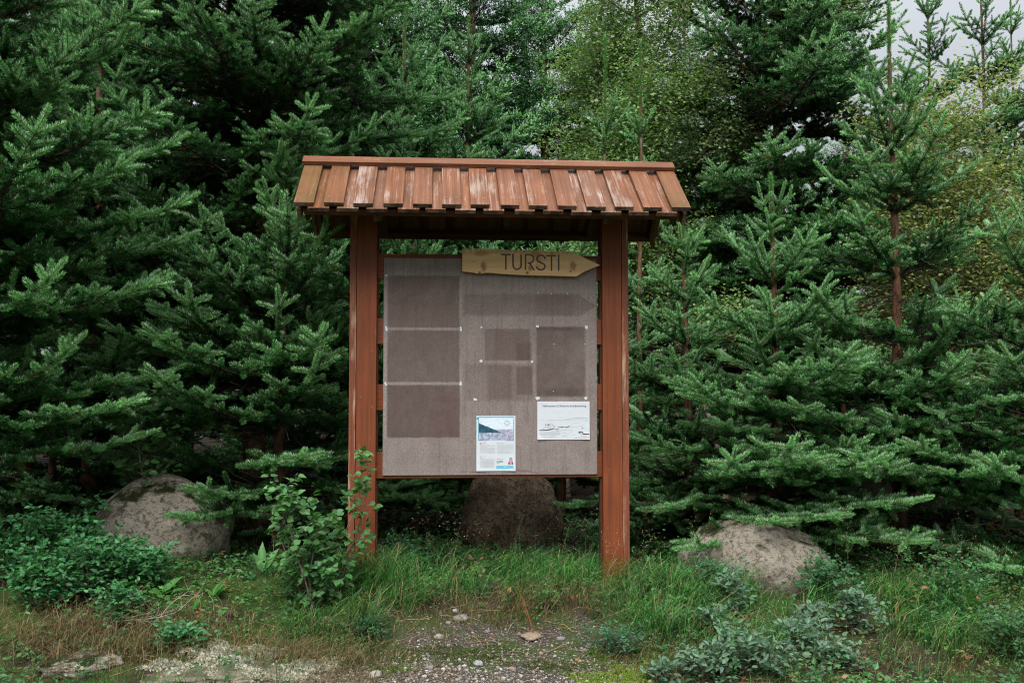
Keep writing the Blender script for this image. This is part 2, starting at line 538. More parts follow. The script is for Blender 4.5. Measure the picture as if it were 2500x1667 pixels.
def mat_fibre():
    m = NT('faded_fibreboard')
    co = m.coords()
    sp = m.n('ShaderNodeSeparateXYZ', {0: co})
    X, Z = sp.outputs[0], sp.outputs[2]
    wx = m.math('MULTIPLY', m.math('SUBTRACT', m.noise(co, 18, 3), 0.5), 0.010)
    Xw = m.math('ADD', X, wx); Zw = m.math('ADD', Z, m.math('MULTIPLY', m.math('SUBTRACT', m.noise(co, 23, 3), 0.5), 0.010))

    def rect(px0, py0, px1, py1, soft=0.006, w=True):
        x0, z1 = bxy(px0, py0); x1, z0 = bxy(px1, py1)
        xx, zz = (Xw, Zw) if w else (X, Z)
        a = m.ramp(xx, x0 - soft, x0 + soft); b = m.ramp(xx, x1 - soft, x1 + soft, 1, 0)
        c = m.ramp(zz, z0 - soft, z0 + soft); d = m.ramp(zz, z1 - soft, z1 + soft, 1, 0)
        return m.math('MULTIPLY', m.math('MULTIPLY', a, b), m.math('MULTIPLY', c, d))

    fine = m.noise(co, 420, 3, 0.7)
    fade = m.ramp(m.math('ADD', m.math('MULTIPLY', m.noise(co, 7.0, 5, 0.65), 0.7), m.math('MULTIPLY', m.noise(co, 40.0, 4, 0.7), 0.3)), 0.30, 0.62, 0.72, 1.0)
    weave = m.noise(m.n('ShaderNodeMapping', {'Vector': co, 'Scale': (260, 1, 40)}).outputs[0], 1.0, 2)
    mid = m.noise(co, 9, 4)
    c = m.mix(m.ramp(mid, 0.3, 0.7), (0.285, 0.238, 0.226), (0.355, 0.305, 0.293))
    dark = (0.088, 0.055, 0.049); mid_c = (0.128, 0.087, 0.077); pale = (0.34, 0.30, 0.285)
    for (r, col, k, soft) in (
        ((934, 666, 1122, 1070), pale, 0.25, 0.012),
        ((942, 669, 1117, 797), mid_c, 0.85, 0.004), ((942, 804, 1117, 931), dark, 0.72, 0.004), ((942, 938, 1120, 1066), dark, 0.9, 0.004),
        ((1128, 712, 1420, 766), mid_c, 0.55, 0.010), ((1305, 711, 1400, 766), mid_c, 0.45, 0.005),
        ((1172, 792, 1299, 882), pale, 0.30, 0.005), ((1180, 799, 1292, 877), mid_c, 0.85, 0.005), ((1178, 802, 1205, 874), pale, 0.18, 0.006),
        ((1130, 886, 1300, 978), mid_c, 0.45, 0.010), ((1186, 888, 1248, 972), dark, 0.45, 0.008), ((1258, 834, 1296, 876), dark, 0.65, 0.006), ((1258, 892, 1298, 962), dark, 0.65, 0.006),
        ((1303, 880, 1306, 985), pale, 0.5, 0.002), ((1123, 880, 1126, 985), pale, 0.4, 0.002),
        ((1300, 789, 1440, 972), pale, 0.16, 0.006), ((1308, 793, 1430, 966), dark, 0.80, 0.007), ((1310, 945, 1428, 966), (0.055, 0.035, 0.033), 0.65, 0.010), ((1310, 794, 1400, 803), (0.055, 0.035, 0.033), 0.6, 0.006)):
        c = m.mix(m.math('MULTIPLY', m.math('MULTIPLY', rect(*r, soft), fade), k), c, col)
    # the darker arrow-shaped outline left by the old sign
    x0, z1 = bxy(1420, 716); x1, _ = bxy(1462, 740); _, z0 = bxy(1420, 766)
    tri = m.math('SUBTRACT', m.ramp(X, x0, x1, (z1 - z0) / 2, 0.0), m.math('ABSOLUTE', m.math('SUBTRACT', Z, (z0 + z1) / 2)))
    c = m.mix(m.math('MULTIPLY', m.math('MULTIPLY', m.ramp(tri, 0.0, 0.006), m.ramp(X, x0 - .002, x0)), 0.5), c, mid_c)
    # thin pale seams of removed sheets
    for r in ((938, 797, 1120, 802), (938, 931, 1120, 936), (934, 668, 940, 1066), (1119, 672, 1123, 1066)):
        c = m.mix(m.math('MULTIPLY', rect(*r, 0.003, False), 0.65), c, (0.40, 0.36, 0.345))
    # rust coloured tide mark along the bottom edge
    xx, zz = bxy(1260, 1152)
    tide = m.math('ABSOLUTE', m.math('SUBTRACT', Z, m.math('ADD', zz, m.math('ADD', m.math('MULTIPLY', m.math('ABSOLUTE', m.math('SUBTRACT', X, 0.03)), -0.12), m.math('MULTIPLY', m.noise(co, 26, 4), 0.05)))))
    tmask = m.math('MULTIPLY', m.ramp(tide, 0.0015, 0.0045, 1, 0), m.math('MULTIPLY', m.ramp(X, -0.18, -0.14), m.ramp(X, 0.24, 0.30, 1, 0)))
    c = m.mix(m.math('MULTIPLY', tmask, 0.65), c, (0.16, 0.07, 0.04))
    run = m.noise(m.n('ShaderNodeMapping', {'Vector': co, 'Scale': (55, 1, 2.5)}).outputs[0], 1.0, 4, 0.6)
    c = m.mix(m.ramp(run, 0.50, 0.72, 0.0, 0.45), c, (0.12, 0.088, 0.078))
    c = m.mix(m.ramp(m.noise(co, 3.2, 5, 0.6), 0.52, 0.70, 0.0, 0.35), c, (0.36, 0.32, 0.30))
    red = m.math('MULTIPLY', rect(1050, 960, 1121, 1064, 0.03), 0.35)
    c = m.mix(red, c, (0.115, 0.050, 0.052))
    c = m.mix(m.ramp(fine, 0.30, 0.72, 0.42, 0.0), c, (0.06, 0.042, 0.038))
    c = m.mix(m.ramp(m.noise(co, 150, 2, 0.8), 0.38, 0.60, 0.35, 0.0), c, (0.06, 0.042, 0.038))
    c = m.mix(m.ramp(weave, 0.3, 0.7, 0.22, 0.0), c, (0.10, 0.075, 0.068))
    return m.done(m.principled(c, 0.85, 0.2, fine, 0.25, 0.002))


panel = plank('notice_panel', BW, BT, BH, T(0.004, -0.0025, BZ), mat_fibre(), kiosk, 0.001, 0.0)
PF = -0.0025 - BT / 2                      # panel front face, shelter coordinates


def on_panel(px, py, out=0.003):
    x, z = bxy(px, py)
    return (x + 0.004, PF - out, z + BZ)


# ------------------------------------------------------------------ arrow sign
def mat_sign():
    m = NT('sign_pine')
    co = m.coords()
    st = m.n('ShaderNodeMapping', {'Vector': co, 'Scale': (2.2, 30, 34)}).outputs[0]
    gr = m.noise(st, 1.3, 5, 0.6)
    c = m.mix(m.ramp(gr, 0.34, 0.66), (0.64, 0.38, 0.17), (0.76, 0.52, 0.29))
    sp = m.n('ShaderNodeSeparateXYZ', {0: co})
    for (x, z, rx, rz, k) in ((-0.268, -0.020, 0.018, 0.030, 0.8), (-0.28, 0.052, 0.05, 0.018, 0.55), (0.018, 0.050, 0.030, 0.018, 0.6), (-0.012, -0.028, 0.012, 0.022, 0.7), (0.225, -0.012, 0.020, 0.030, 0.75), (0.110, 0.054, 0.02, 0.010, 0.5), (0.035, 0.010, 0.02, 0.03, 0.3)):
        dx = m.math('DIVIDE', m.math('SUBTRACT', sp.outputs[0], x), rx); dz = m.math('DIVIDE', m.math('SUBTRACT', sp.outputs[2], z), rz)
        r2 = m.math('ADD', m.math('MULTIPLY', dx, dx), m.math('MULTIPLY', dz, dz))
        r2 = m.math('ADD', r2, m.math('MULTIPLY', m.math('SUBTRACT', m.noise(co, 70, 3), 0.5), 1.6))
        c = m.mix(m.math('MULTIPLY', m.ramp(r2, 0.2, 1.2, 1, 0), k), c, (0.30, 0.098, 0.025))
    for (x, z, r) in ((-0.290, -0.055, 0.011), (-0.028, -0.052, 0.010), (0.212, -0.043, 0.007), (-0.322, 0.006, 0.005)):
        dx = m.math('SUBTRACT', sp.outputs[0], x); dz = m.math('SUBTRACT', sp.outputs[2], z)
        rr = m.math('SQRT', m.math('ADD', m.math('MULTIPLY', dx, dx), m.math('MULTIPLY', dz, dz)))
        c = m.mix(m.math('MULTIPLY', m.ramp(rr, r * 0.7, r, 1, 0), 0.7), c, (0.17, 0.085, 0.04))
        c = m.mix(m.math('MULTIPLY', m.ramp(rr, r * 0.2, r * 0.45, 1, 0), 0.8), c, (0.05, 0.03, 0.018))
    edge = m.math('MULTIPLY', m.ramp(sp.outputs[2], 0.040, 0.068), m.ramp(m.noise(m.n('ShaderNodeMapping', {'Vector': co, 'Scale': (60, 1, 14)}).outputs[0], 1.0, 3), 0.35, 0.65))
    c = m.mix(m.math('MULTIPLY', edge, 0.65), c, (0.20, 0.10, 0.035))
    return m.done(m.principled(c, 0.55, 0.35, gr, 0.2, 0.002))


def sign_xy(px, py):
    return (px - 1297.0) / 445.0, -(py - 637.0) / 445.0


SIGN_T = 0.024
# outline in photo-crop fractions of the sign, clockwise from the upper left
S_OUT = [(40, 90), (150, 92), (250, 86), (330, 77), (400, 90), (560, 93), (760, 95), (1000, 98), (1300, 104), (1560, 107), (1770, 110),
         (1930, 180), (2080, 250), (2248, 328), (2130, 375), (2010, 425), (1930, 470), (1870, 512), (1700, 508), (1400, 503), (1120, 498), (900, 492), (640, 478), (480, 464), (400, 464), (330, 482), (270, 478), (200, 462), (40, 446)]


def crop_to_px(u, v):                       # the sign was measured in an enlarged crop of the photograph
    return 1120 + u * 360 / 2352.0, 590 + v * 100 / 653.0


def build_sign():
    pts = [sign_xy(*crop_to_px(u, v)) for u, v in S_OUT]
    bm = bmesh.new()
    fr = [bm.verts.new((x, -SIGN_T / 2, z)) for x, z in pts]
    bk = [bm.verts.new((x, SIGN_T / 2, z)) for x, z in pts]
    bm.faces.new(fr); bm.faces.new(bk[::-1])
    n = len(pts)
    for i in range(n):
        bm.faces.new((fr[(i + 1) % n], fr[i], bk[i], bk[(i + 1) % n]))
    bmesh.ops.recalc_face_normals(bm, faces=bm.faces)
    me = bpy.data.meshes.new('arrow_sign'); bm.to_mesh(me); bm.free()
    me.materials.append(mat_sign())
    mg = flat_mat('routed_groove', (0.13, 0.12, 0.115), 0.9, 0.1)
    o = link(bpy.data.objects.new('arrow_sign', me))

    def stroke(path, w=0.0088):
        """rounded prism that follows a path in crop units"""
        p = [Vector((*sign_xy(*crop_to_px(u, v)), 0)) for u, v in path]
        left, right = [], []
        for i, q in enumerate(p):
            t = (p[min(i + 1, len(p) - 1)] - p[max(i - 1, 0)]).normalized()
            nn = Vector((-t.y, t.x, 0))
            left.append(q + nn * w / 2); right.append(q - nn * w / 2)

        def cap(q, t, r):
            a0 = math.atan2(-t.y, -t.x)
            return [q + Vector((math.cos(a0 + a), math.sin(a0 + a), 0)) * r for a in (R(45), 0, R(-45))] if r else []
        t0 = (p[1] - p[0]).normalized(); t1 = (p[-1] - p[-2]).normalized()
        poly = left + cap(p[-1], -t1, w / 2) + right[::-1] + cap(p[0], t0, w / 2)
        b = bmesh.new()
        f = [b.verts.new((q.x, -SIGN_T / 2 - 0.01, q.y)) for q in poly]
        k = [b.verts.new((q.x, -SIGN_T / 2 + 0.0045, q.y)) for q in poly]
        b.faces.new(f); b.faces.new(k[::-1])
        nn = len(poly)
        for i in range(nn):
            b.faces.new((f[(i + 1) % nn], f[i], k[i], k[(i + 1) % nn]))
        bmesh.ops.triangulate(b, faces=[fc for fc in b.faces if len(fc.verts) > 4])
        bmesh.ops.recalc_face_normals(b, faces=b.faces)
        m_ = bpy.data.meshes.new('cut'); b.to_mesh(m_); b.free()
        m_.materials.append(mg)
        return bpy.data.objects.new('cut', m_)

    arc = lambda cx, cy, rx, ry, a0, a1, n=10: [(cx + rx * math.cos(R(a0 + (a1 - a0) * i / n)), cy + ry * math.sin(R(a0 + (a1 - a0) * i / n))) for i in range(n + 1)]
    strokes = [
        [(662, 172), (800, 174)], [(733, 176), (732, 408)],                                                                  # T
        [(846, 166), (847, 340)] + arc(911, 345, 63, 62, 180, 0)[1:] + [(976, 330), (975, 172)],                              # U
        [(1048, 172), (1047, 408)], [(1050, 172), (1100, 168)] + arc(1108, 236, 72, 67, -90, 90)[1:] + [(1090, 303)], [(1112, 306), (1180, 414)],   # R
        arc(1296, 236, 66, 58, -10, -200)[0:] + [(1250, 276), (1300, 296), (1345, 322)] + arc(1292, 350, 70, 62, -15, 165)[1:],        # S
        [(1388, 184), (1530, 184)], [(1466, 188), (1465, 416)],                                                              # T
        [(1580, 176), (1579, 416)],                                                                                           # I
    ]
    cuts = []
    for s in strokes:
        c = stroke(s); COL.objects.link(c); cuts.append(c)
        md = o.modifiers.new('cut', 'BOOLEAN'); md.operation = 'DIFFERENCE'; md.solver = 'EXACT'; md.object = c
        md.material_mode = 'TRANSFER'
    dg = bpy.context.evaluated_depsgraph_get()
    me2 = bpy.data.meshes.new_from_object(o.evaluated_get(dg))
    o.modifiers.clear()
    o.data = me2
    me2.name = 'arrow_sign'
    for c in cuts:
        bpy.data.objects.remove(c)
    x, y, z = on_panel(1297, 637, SIGN_T / 2 + 0.004)
    o.matrix_world = K @ T(x, y, z)
    tag(o, 'pine arrow sign reading TURSTI, pointing right, screwed over the top of the panel', 'sign')
    ms = flat_mat('zinc_screw', (0.55, 0.52, 0.48), 0.35, 0.6)
    for (u, v) in ((328, 292), (1998, 330)):
        bm = bmesh.new()
        bmesh.ops.create_cone(bm, cap_ends=True, segments=14, radius1=0.0048, radius2=0.0036, depth=0.003)
        mm = bpy.data.meshes.new('screw'); bm.to_mesh(mm); bm.free(); mm.materials.append(ms)
        sx, sz = sign_xy(*crop_to_px(u, v))
        s_ = link(bpy.data.objects.new('screw', mm), o)
        s_.matrix_local = T(sx, -SIGN_T / 2 - 0.0012, sz) @ RX(R(90))


build_sign()


# ------------------------------------------------------------------ printed sheets
def sheet(name, px0, py0, px1, py1, mat, label, curl=0.003):
    """a sheet of paper on the panel, its corners lifting a little; returns (object, to_local)"""
    x0, z1 = bxy(px0, py0); x1, z0 = bxy(px1, py1)
    w, h = x1 - x0, z1 - z0
    bm = bmesh.new()
    n = 8
    g = [[bm.verts.new((w * (i / n - .5), 0.0, h * (j / n - .5))) for j in range(n + 1)] for i in range(n + 1)]
    for i in range(n):
        for j in range(n):
            bm.faces.new((g[i][j], g[i + 1][j], g[i + 1][j + 1], g[i][j + 1]))
    bmesh.ops.recalc_face_normals(bm, faces=bm.faces)
    ex = bmesh.ops.extrude_face_region(bm, geom=list(bm.faces))
    bmesh.ops.translate(bm, verts=[v for v in ex['geom'] if isinstance(v, bmesh.types.BMVert)], vec=(0, 0.0010, 0))
    bmesh.ops.recalc_face_normals(bm, faces=bm.faces)
    me = bpy.data.meshes.new(name); bm.to_mesh(me); bm.free()
    me.materials.append(mat)
    o = link(bpy.data.objects.new(name, me))
    x, y, z = on_panel((px0 + px1) / 2, (py0 + py1) / 2, 0.0030)
    o.matrix_world = K @ T(x, y, z)
    tag(o, label, 'notice', 'printed notices on the panel')
    cx, cy = (px0 + px1) / 2, (py0 + py1) / 2

    def loc(px, py):
        return (px - cx) / 527.0 * BW, -(py - cy) / 532.0 * BH
    return o, loc


def decal(name, poly, out, mat, parent):
    bm = bmesh.new()
    f = bm.faces.new([bm.verts.new((x, -out, z)) for x, z in poly])
    bm.normal_update()
    if f.normal.y > 0: f.normal_flip()
    bmesh.ops.triangulate(bm, faces=list(bm.faces))
    me = bpy.data.meshes.new(name); bm.to_mesh(me); bm.free()
    me.materials.append(mat)
    return link(bpy.data.objects.new(name, me), parent)


def decals(name, polys, out, mat, parent):
    bm = bmesh.new()
    for poly in polys:
        f = bm.faces.new([bm.verts.new((x, -out, z)) for x, z in poly])
        f.normal_update()
        if f.normal.y > 0: f.normal_flip()
    me = bpy.data.meshes.new(name); bm.to_mesh(me); bm.free()
    me.materials.append(mat)
    o = link(bpy.data.objects.new(name, me), parent)
    return tag(o, kind='stuff')


def lettering(text, x, z, size, out, mat, parent, shear=0.0, width=None):
    cu = bpy.data.curves.new('lettering', 'FONT')
    cu.body = text; cu.size = size; cu.shear = shear; cu.resolution_u = 2
    t = bpy.data.objects.new('t', cu); COL.objects.link(t)
    dg = bpy.context.evaluated_depsgraph_get()
    me = bpy.data.meshes.new_from_object(t.evaluated_get(dg))
    bpy.data.objects.remove(t)
    me.name = 'lettering'
    co = np.zeros(len(me.vertices) * 3); me.vertices.foreach_get('co', co); co = co.reshape(-1, 3)
    k = width / (co[:, 0].max() - co[:, 0].min()) if width else 1.0
    new = np.stack([(co[:, 0] - co[:, 0].min()) * k + x, np.full(len(co), -out), co[:, 1] + z], -1)
    me.vertices.foreach_set('co', new.ravel())
    me.materials.clear(); me.materials.append(mat)
    me.update()
    return link(bpy.data.objects.new('lettering', me), parent)


M['paper'] = flat_mat('laminated_paper', (0.58, 0.62, 0.67), 0.35, 0.4)
M['ink'] = flat_mat('black_ink', (0.03, 0.03, 0.035))
M['ink_grey'] = flat_mat('grey_ink', (0.30, 0.32, 0.34))
M['ink_pale'] = flat_mat('pale_grey_ink', (0.47, 0.50, 0.53))
M['teal'] = flat_mat('teal_ink', (0.04, 0.30, 0.42))
M['cyan'] = flat_mat('cyan_ink', (0.12, 0.46, 0.62))
M['pink'] = flat_mat('pink_ink', (0.55, 0.25, 0.33))
M['skin'] = flat_mat('printed_skin', (0.42, 0.30, 0.28))
M['navy'] = flat_mat('printed_navy', (0.035, 0.05, 0.09))


def mat_valley(w, h):
    """printed photograph: pale sky, dark hillside on the left, misty stony valley floor"""
    m = NT('printed_valley')
    co = m.coords()
    sp = m.n('ShaderNodeSeparateXYZ', {0: co})
    X, Z = sp.outputs[0], sp.outputs[2]
    n1 = m.noise(co, 60, 5, 0.65); n2 = m.noise(m.n('ShaderNodeMapping', {'Vector': co, 'Scale': (30, 1, 140)}).outputs[0], 1, 4)
    sky = m.mix(m.ramp(n2, 0.35, 0.65), (0.52, 0.64, 0.74), (0.68, 0.76, 0.83))
    land = m.mix(m.ramp(n1, 0.35, 0.65), (0.16, 0.20, 0.34), (0.52, 0.55, 0.66))
    land = m.mix(m.math('MULTIPLY', m.ramp(m.noise(co, 130, 4), 0.5, 0.62), m.ramp(X, -0.02, 0.06)), land, (0.38, 0.28, 0.34))
    hor = m.math('ADD', -0.002, m.math('MULTIPLY', m.math('SUBTRACT', n2, 0.5), 0.01))
    c = m.mix(m.ramp(Z, -0.0035, 0.001), land, sky)
    hl = m.math('SUBTRACT', m.math('ADD', m.math('MULTIPLY', X, -0.42), m.math('ADD', -0.012, m.math('MULTIPLY', n1, 0.012))), Z)
    hill = m.math('MULTIPLY', m.ramp(hl, 0.0, 0.002), m.ramp(Z, -0.022, -0.018))
    c = m.mix(hill, c, m.mix(m.ramp(n1, 0.4, 0.6), (0.012, 0.05, 0.085), (0.03, 0.11, 0.16)))
    return m.done(m.principled(c, 0.35, 0.4))


def build_colour_notice():
    o, L = sheet('notice', 1160, 1013, 1256, 1148, M['paper'], 'small portrait notice with a blue valley picture and GUIDER printed near the bottom')
    q = lambda a, b, c, d: [L(a, b), L(c, b), L(c, d), L(a, d)]
    pw = 1251 - 1165; ph = 1073 - 1017
    # teal frame and picture
    decal('picture_border', q(1164.5, 1016, 1251.5, 1074.5), 0.0006, M['teal'], o)
    cx, cz = L(1208, 1045.5)
    pic = decal('picture', [(x - cx, z - cz) for x, z in q(1166, 1018, 1250.3, 1073)], 0.0010, mat_valley(0.19, 0.12), o)
    pic.location = (cx, 0, cz)
    # compass rose in the sky of the picture
    ccx, ccz = L(1235, 1031)
    ring = []
    for i in range(20):
        a0, a1 = 2 * math.pi * i / 20, 2 * math.pi * (i + 1) / 20
        ring.append([(ccx + r * math.cos(a), ccz + r * math.sin(a)) for r, a in ((0.0115, a0), (0.0140, a0), (0.0140, a1), (0.0115, a1))])
    ring.append([(ccx - .0008, ccz - .001), (ccx + .0008, ccz - .001), (ccx + .0008, ccz + .009), (ccx - .0008, ccz + .009)])
    for dx, dz in ((0, 1), (1, 0), (0, -1), (-1, 0)):
        ring.append([(ccx + dx * 0.019 + a * .0009, ccz + dz * 0.019 + b * .0009) for a, b in ((-1, -1), (1, -1), (1, 1), (-1, 1))])
    decals('compass', ring, 0.0014, flat_mat('compass_ink', (0.17, 0.27, 0.36)), o)
    # text columns, too small to read in the photograph
    rr = random.Random(3)
    lines = []
    for (x0, x1, y0, y1) in ((1168, 1206, 1083, 1104), (1211, 1251, 1083, 1104), (1168, 1204, 1117, 1138)):
        y = y0
        while y < y1:
            lines.append(q(x0, y, x1 - (rr.random() < 0.25) * rr.uniform(6, 22), y + 0.75)); y += 2.1
    decals('text_lines', lines, 0.0006, M['ink_pale'], o)
    heads = [q(1168, 1079, 1173, 1083), q(1176, 1079, 1184, 1080.2), q(1168, 1111.5, 1174, 1112.7)]
    decals('headings', heads, 0.0007, M['pink'], o)
    decals('flags', [q(1168, 1115, 1174, 1116.2), q(1210, 1127.5, 1216, 1129)], 0.0007, M['cyan'], o)
    decals('outline_heading', [q(1210, 1080, 1217, 1080.6), q(1210, 1083, 1217, 1083.6), q(1176, 1112, 1183, 1112.6), q(1219, 1079.5, 1227, 1080.1)], 0.0007, M['ink_grey'], o)
    x, z = L(1209.5, 1127)
    x2, _ = L(1226, 1126.5)
    lettering('GUIDER', x, z, 0.0135, 0.0008, M['ink'], o, 0, x2 - x)
    decals('script_line', [q(1210, 1118.6, 1226, 1119.2), q(1211, 1116, 1212, 1118.5), q(1217, 1117, 1218, 1118.5)], 0.0007, M['ink_grey'], o)
    decal('banner', q(1209, 1135, 1251, 1142), 0.0006, M['cyan'], o)
    decals('banner_mist', [q(1218, 1136, 1240, 1140)], 0.0009, M['paper'], o)
    # printed figure: pale hair, pink clothing
    fx = lambda pts: [L(a, b) for a, b in pts]
    decal('printed_figure', fx([(1237, 1132), (1238, 1126), (1241, 1122), (1243, 1120), (1247, 1120), (1249, 1123), (1250.5, 1128), (1250.5, 1132)]), 0.0007, M['pink'], o)
    decal('printed_hood', fx([(1241, 1121), (1240.5, 1118), (1242, 1116), (1245, 1115), (1247.5, 1116.5), (1248.5, 1119), (1248, 1121.5)]), 0.0010, M['teal'], o)
    decal('printed_face', fx([(1242.5, 1122), (1242.3, 1119), (1244, 1118), (1246.5, 1118.2), (1247, 1121), (1245, 1123)]), 0.0013, M['skin'], o)
    decals('printed_sleeves', [fx([(1238.5, 1132), (1239, 1127), (1241, 1126), (1241.5, 1132)]), fx([(1247, 1132), (1247.5, 1126.5), (1249.5, 1128), (1250, 1132)])], 0.0010, M['navy'], o)
    return o


def build_sketch_notice():
    o, L = sheet('notice', 1310, 978, 1440, 1072, M['paper'], 'white landscape notice headed Velkommen with a pencil sketch of a boat and vehicles')
    q = lambda a, b, c, d: [L(a, b), L(c, b), L(c, d), L(a, d)]
    x, z = L(1323, 991.5); x2, _ = L(1432, 990)
    lettering('Velkommen til Steinsmo bobilparkering', x, z, 0.0175, 0.0008, M['ink'], o, 0.32, x2 - x)

    def ln(pts, w):
        out = []
        p = [Vector((*L(a, b), 0)) for a, b in pts]
        for a, b in zip(p[:-1], p[1:]):
            t = (b - a).normalized(); n = Vector((-t.y, t.x, 0)) * w / 2
            out.append([(v.x, v.y) for v in (a - n, b - n, b + n, a + n)])
        return out
    c2 = lambda u, v: (1140 + u * 320 / 2352.0, 960 + v * 210 / 1544.0)
    P = lambda *pts: [c2(u, v) for u, v in pts]
    pale = ln(P((1290, 470), (1400, 476), (1520, 470), (1700, 468)), .0012) + ln(P((1720, 465), (1900, 435), (2050, 430), (2190, 440)), .0018) + ln(P((1750, 468), (2000, 458), (2190, 462)), .0010) + ln(P((1840, 600), (1990, 600)), .001)
    pale += ln(P((1640, 660), (1800, 640), (1880, 650), (1850, 700), (1780, 740)), .0010)
    decals('sketch_hills', pale, 0.0007, M['ink_pale'], o)
    shore = [[L(*c2(u, v)) for u, v in ((1282, 690), (1420, 680), (1560, 672), (1680, 690), (1640, 730), (1500, 752), (1350, 748), (1290, 735))],
             [L(*c2(u, v)) for u, v in ((1320, 760), (1450, 770), (1560, 765), (1600, 772), (1460, 788), (1370, 782))],
             [L(*c2(u, v)) for u, v in ((1960, 782), (2195, 770), (2195, 800), (1900, 800))]]
    decals('sketch_shore', shore, 0.0007, M['ink_pale'], o)
    dark = ln(P((1285, 655), (1350, 655), (1460, 648), (1560, 618)), .0042) + ln(P((1480, 540), (1480, 630)), .0020) + ln(P((1385, 600), (1450, 596)), .0009) + ln(P((1385, 535), (1500, 535)), .0008)
    dark += [[L(*c2(u, v)) for u, v in ((1395, 552), (1412, 552), (1412, 568), (1395, 568))], [L(*c2(u, v)) for u, v in ((1435, 552), (1462, 552), (1462, 568), (1435, 568))]]
    dark += ln(P((1345, 630), (1365, 622)), .002) + ln(P((1440, 620), (1470, 625)), .002) + ln(P((1520, 545), (1530, 560)), .0018) + ln(P((1535, 575), (1570, 590)), .0018)
    dark += ln(P((1560, 640), (1640, 632)), .0018) + ln(P((1580, 658), (1640, 660)), .0014) + ln(P((1625, 585), (1650, 600), (1730, 590)), .0022) + ln(P((1745, 600), (1800, 600), (1835, 575)), .0034)
    dark += ln(P((1640, 598), (1730, 600)), .001) + ln(P((2000, 690), (2040, 680), (2075, 690), (2085, 720)), .0045) + ln(P((2085, 722), (2195, 728)), .0050) + ln(P((2055, 625), (2090, 615)), .0028) + ln(P((2045, 578), (2065, 576)), .0016)
    dark += ln(P((2135, 492), (2150, 492)), .0016) + ln(P((2120, 605), (2130, 612)), .0018) + ln(P((2180, 650), (2192, 646)), .0016) + ln(P((2010, 700), (2020, 712)), .0045)
    dark += ln(P((1925, 525), (1935, 525)), .0012) + ln(P((1985, 524), (1998, 524)), .0012) + ln(P((2080, 552), (2085, 556)), .0014)
    for i in range(12):
        a0, a1 = 2 * math.pi * i / 12, 2 * math.pi * (i + 1) / 12
        dark += ln([c2(2057 + 22 * math.cos(a0), 706 + 22 * math.sin(a0)), c2(2057 + 22 * math.cos(a1), 706 + 22 * math.sin(a1))], .0012)
    decals('sketch_lines', dark, 0.0010, M['ink'], o)
    grey = ln(P((1705, 710), (1770, 710)), .0012) + ln(P((1700, 757), (1790, 762)), .0012) + ln(P((1900, 740), (1920, 740)), .001) + ln(P((2040, 760), (2150, 765)), .0014) + ln(P((1380, 600), (1380, 640)), .0008)
    decals('sketch_marks', grey, 0.0009, M['ink_grey'], o)
    return o


build_colour_notice()
build_sketch_notice()

for sh in [o for o in bpy.data.objects if o.name.split('.')[0] == 'notice']:      # lower corners lift, the paper waves a little
    hw = max(abs(v.co.x) for v in sh.data.vertices); hh = max(abs(v.co.z) for v in sh.data.vertices)
    for o in [sh] + list(sh.children):
        ox, oz = o.location.x * (o is not sh), o.location.z * (o is not sh)
        for v in o.data.vertices:
            x, z = (v.co.x + ox) / hw, (v.co.z + oz) / hh
            v.co.y -= .007 * max(0, -z - .2) ** 2 * abs(x) ** 2 + .0012 * (1 + math.sin(z * 2.2 + 1) * math.cos(x * 1.5))
# pins, staples and torn paper scraps left on the panel
def scrap(px, py, w, h, label, seed):
    r_ = random.Random(seed)
    bm = bmesh.new()
    k = 7
    pts = []
    for i in range(k):
        a = 2 * math.pi * i / k + r_.uniform(-.25, .25)
        pts.append((math.copysign(abs(math.cos(a)) ** .6, math.cos(a)) * w / 2 * r_.uniform(.75, 1.05), math.copysign(abs(math.sin(a)) ** .6, math.sin(a)) * h / 2 * r_.uniform(.75, 1.05)))
    f = [bm.verts.new((x, -0.0006 - r_.uniform(0, .0012), z)) for x, z in pts]; b = [bm.verts.new((x, 0.0006, z)) for x, z in pts]
    bm.faces.new(f); bm.faces.new(b[::-1])
    for i in range(k):
        bm.faces.new((f[(i + 1) % k], f[i], b[i], b[(i + 1) % k]))
    bmesh.ops.recalc_face_normals(bm, faces=bm.faces)
    me = bpy.data.meshes.new('paper_scrap'); bm.to_mesh(me); bm.free()
    me.materials.append(M['paper'])
    o = link(bpy.data.objects.new('paper_scrap', me))
    x, y, z = on_panel(px, py, 0.0012)
    o.matrix_world = K @ T(x, y, z) @ RY(r_.uniform(-.4, .4))
    return tag(o, label, 'paper scrap', 'torn paper scraps on the panel')


for i, (px, py, w, h, lb) in enumerate((
    (1157, 973, .022, .014, 'small white paper scrap alone left of the lower dark outline'),
    (1311, 970, .028, .020, 'white paper scrap above the left corner of the sketch notice'),
    (1431, 970, .018, .018, 'white paper scrap above the right corner of the sketch notice'),
    (1311, 792, .020, .014, 'white corner scrap at the upper left of the large dark outline'),
    (1433, 794, .020, .022, 'white corner scrap at the upper right of the large dark outline'),
    (1171, 879, .018, .016, 'white scrap at the lower left of the middle outline'),
    (1297, 880, .016, .012, 'white scrap at the lower right of the middle outline'),
    (1172, 795, .012, .012, 'tiny white scrap at the upper left of the middle outline'),
    (939, 800, .012, .034, 'narrow pale scrap between the first and second left outlines, left end'),
    (1121, 800, .012, .030, 'narrow pale scrap between the first and second left outlines, right end'),
    (938, 935, .012, .024, 'narrow pale scrap between the second and third left outlines, left end'),
    (1121, 934, .014, .026, 'narrow pale scrap between the second and third left outlines, right end'),
    (938, 669, .010, .012, 'tiny pale scrap at the top left corner of the first left outline'))):
    scrap(px, py, w, h, lb, i)


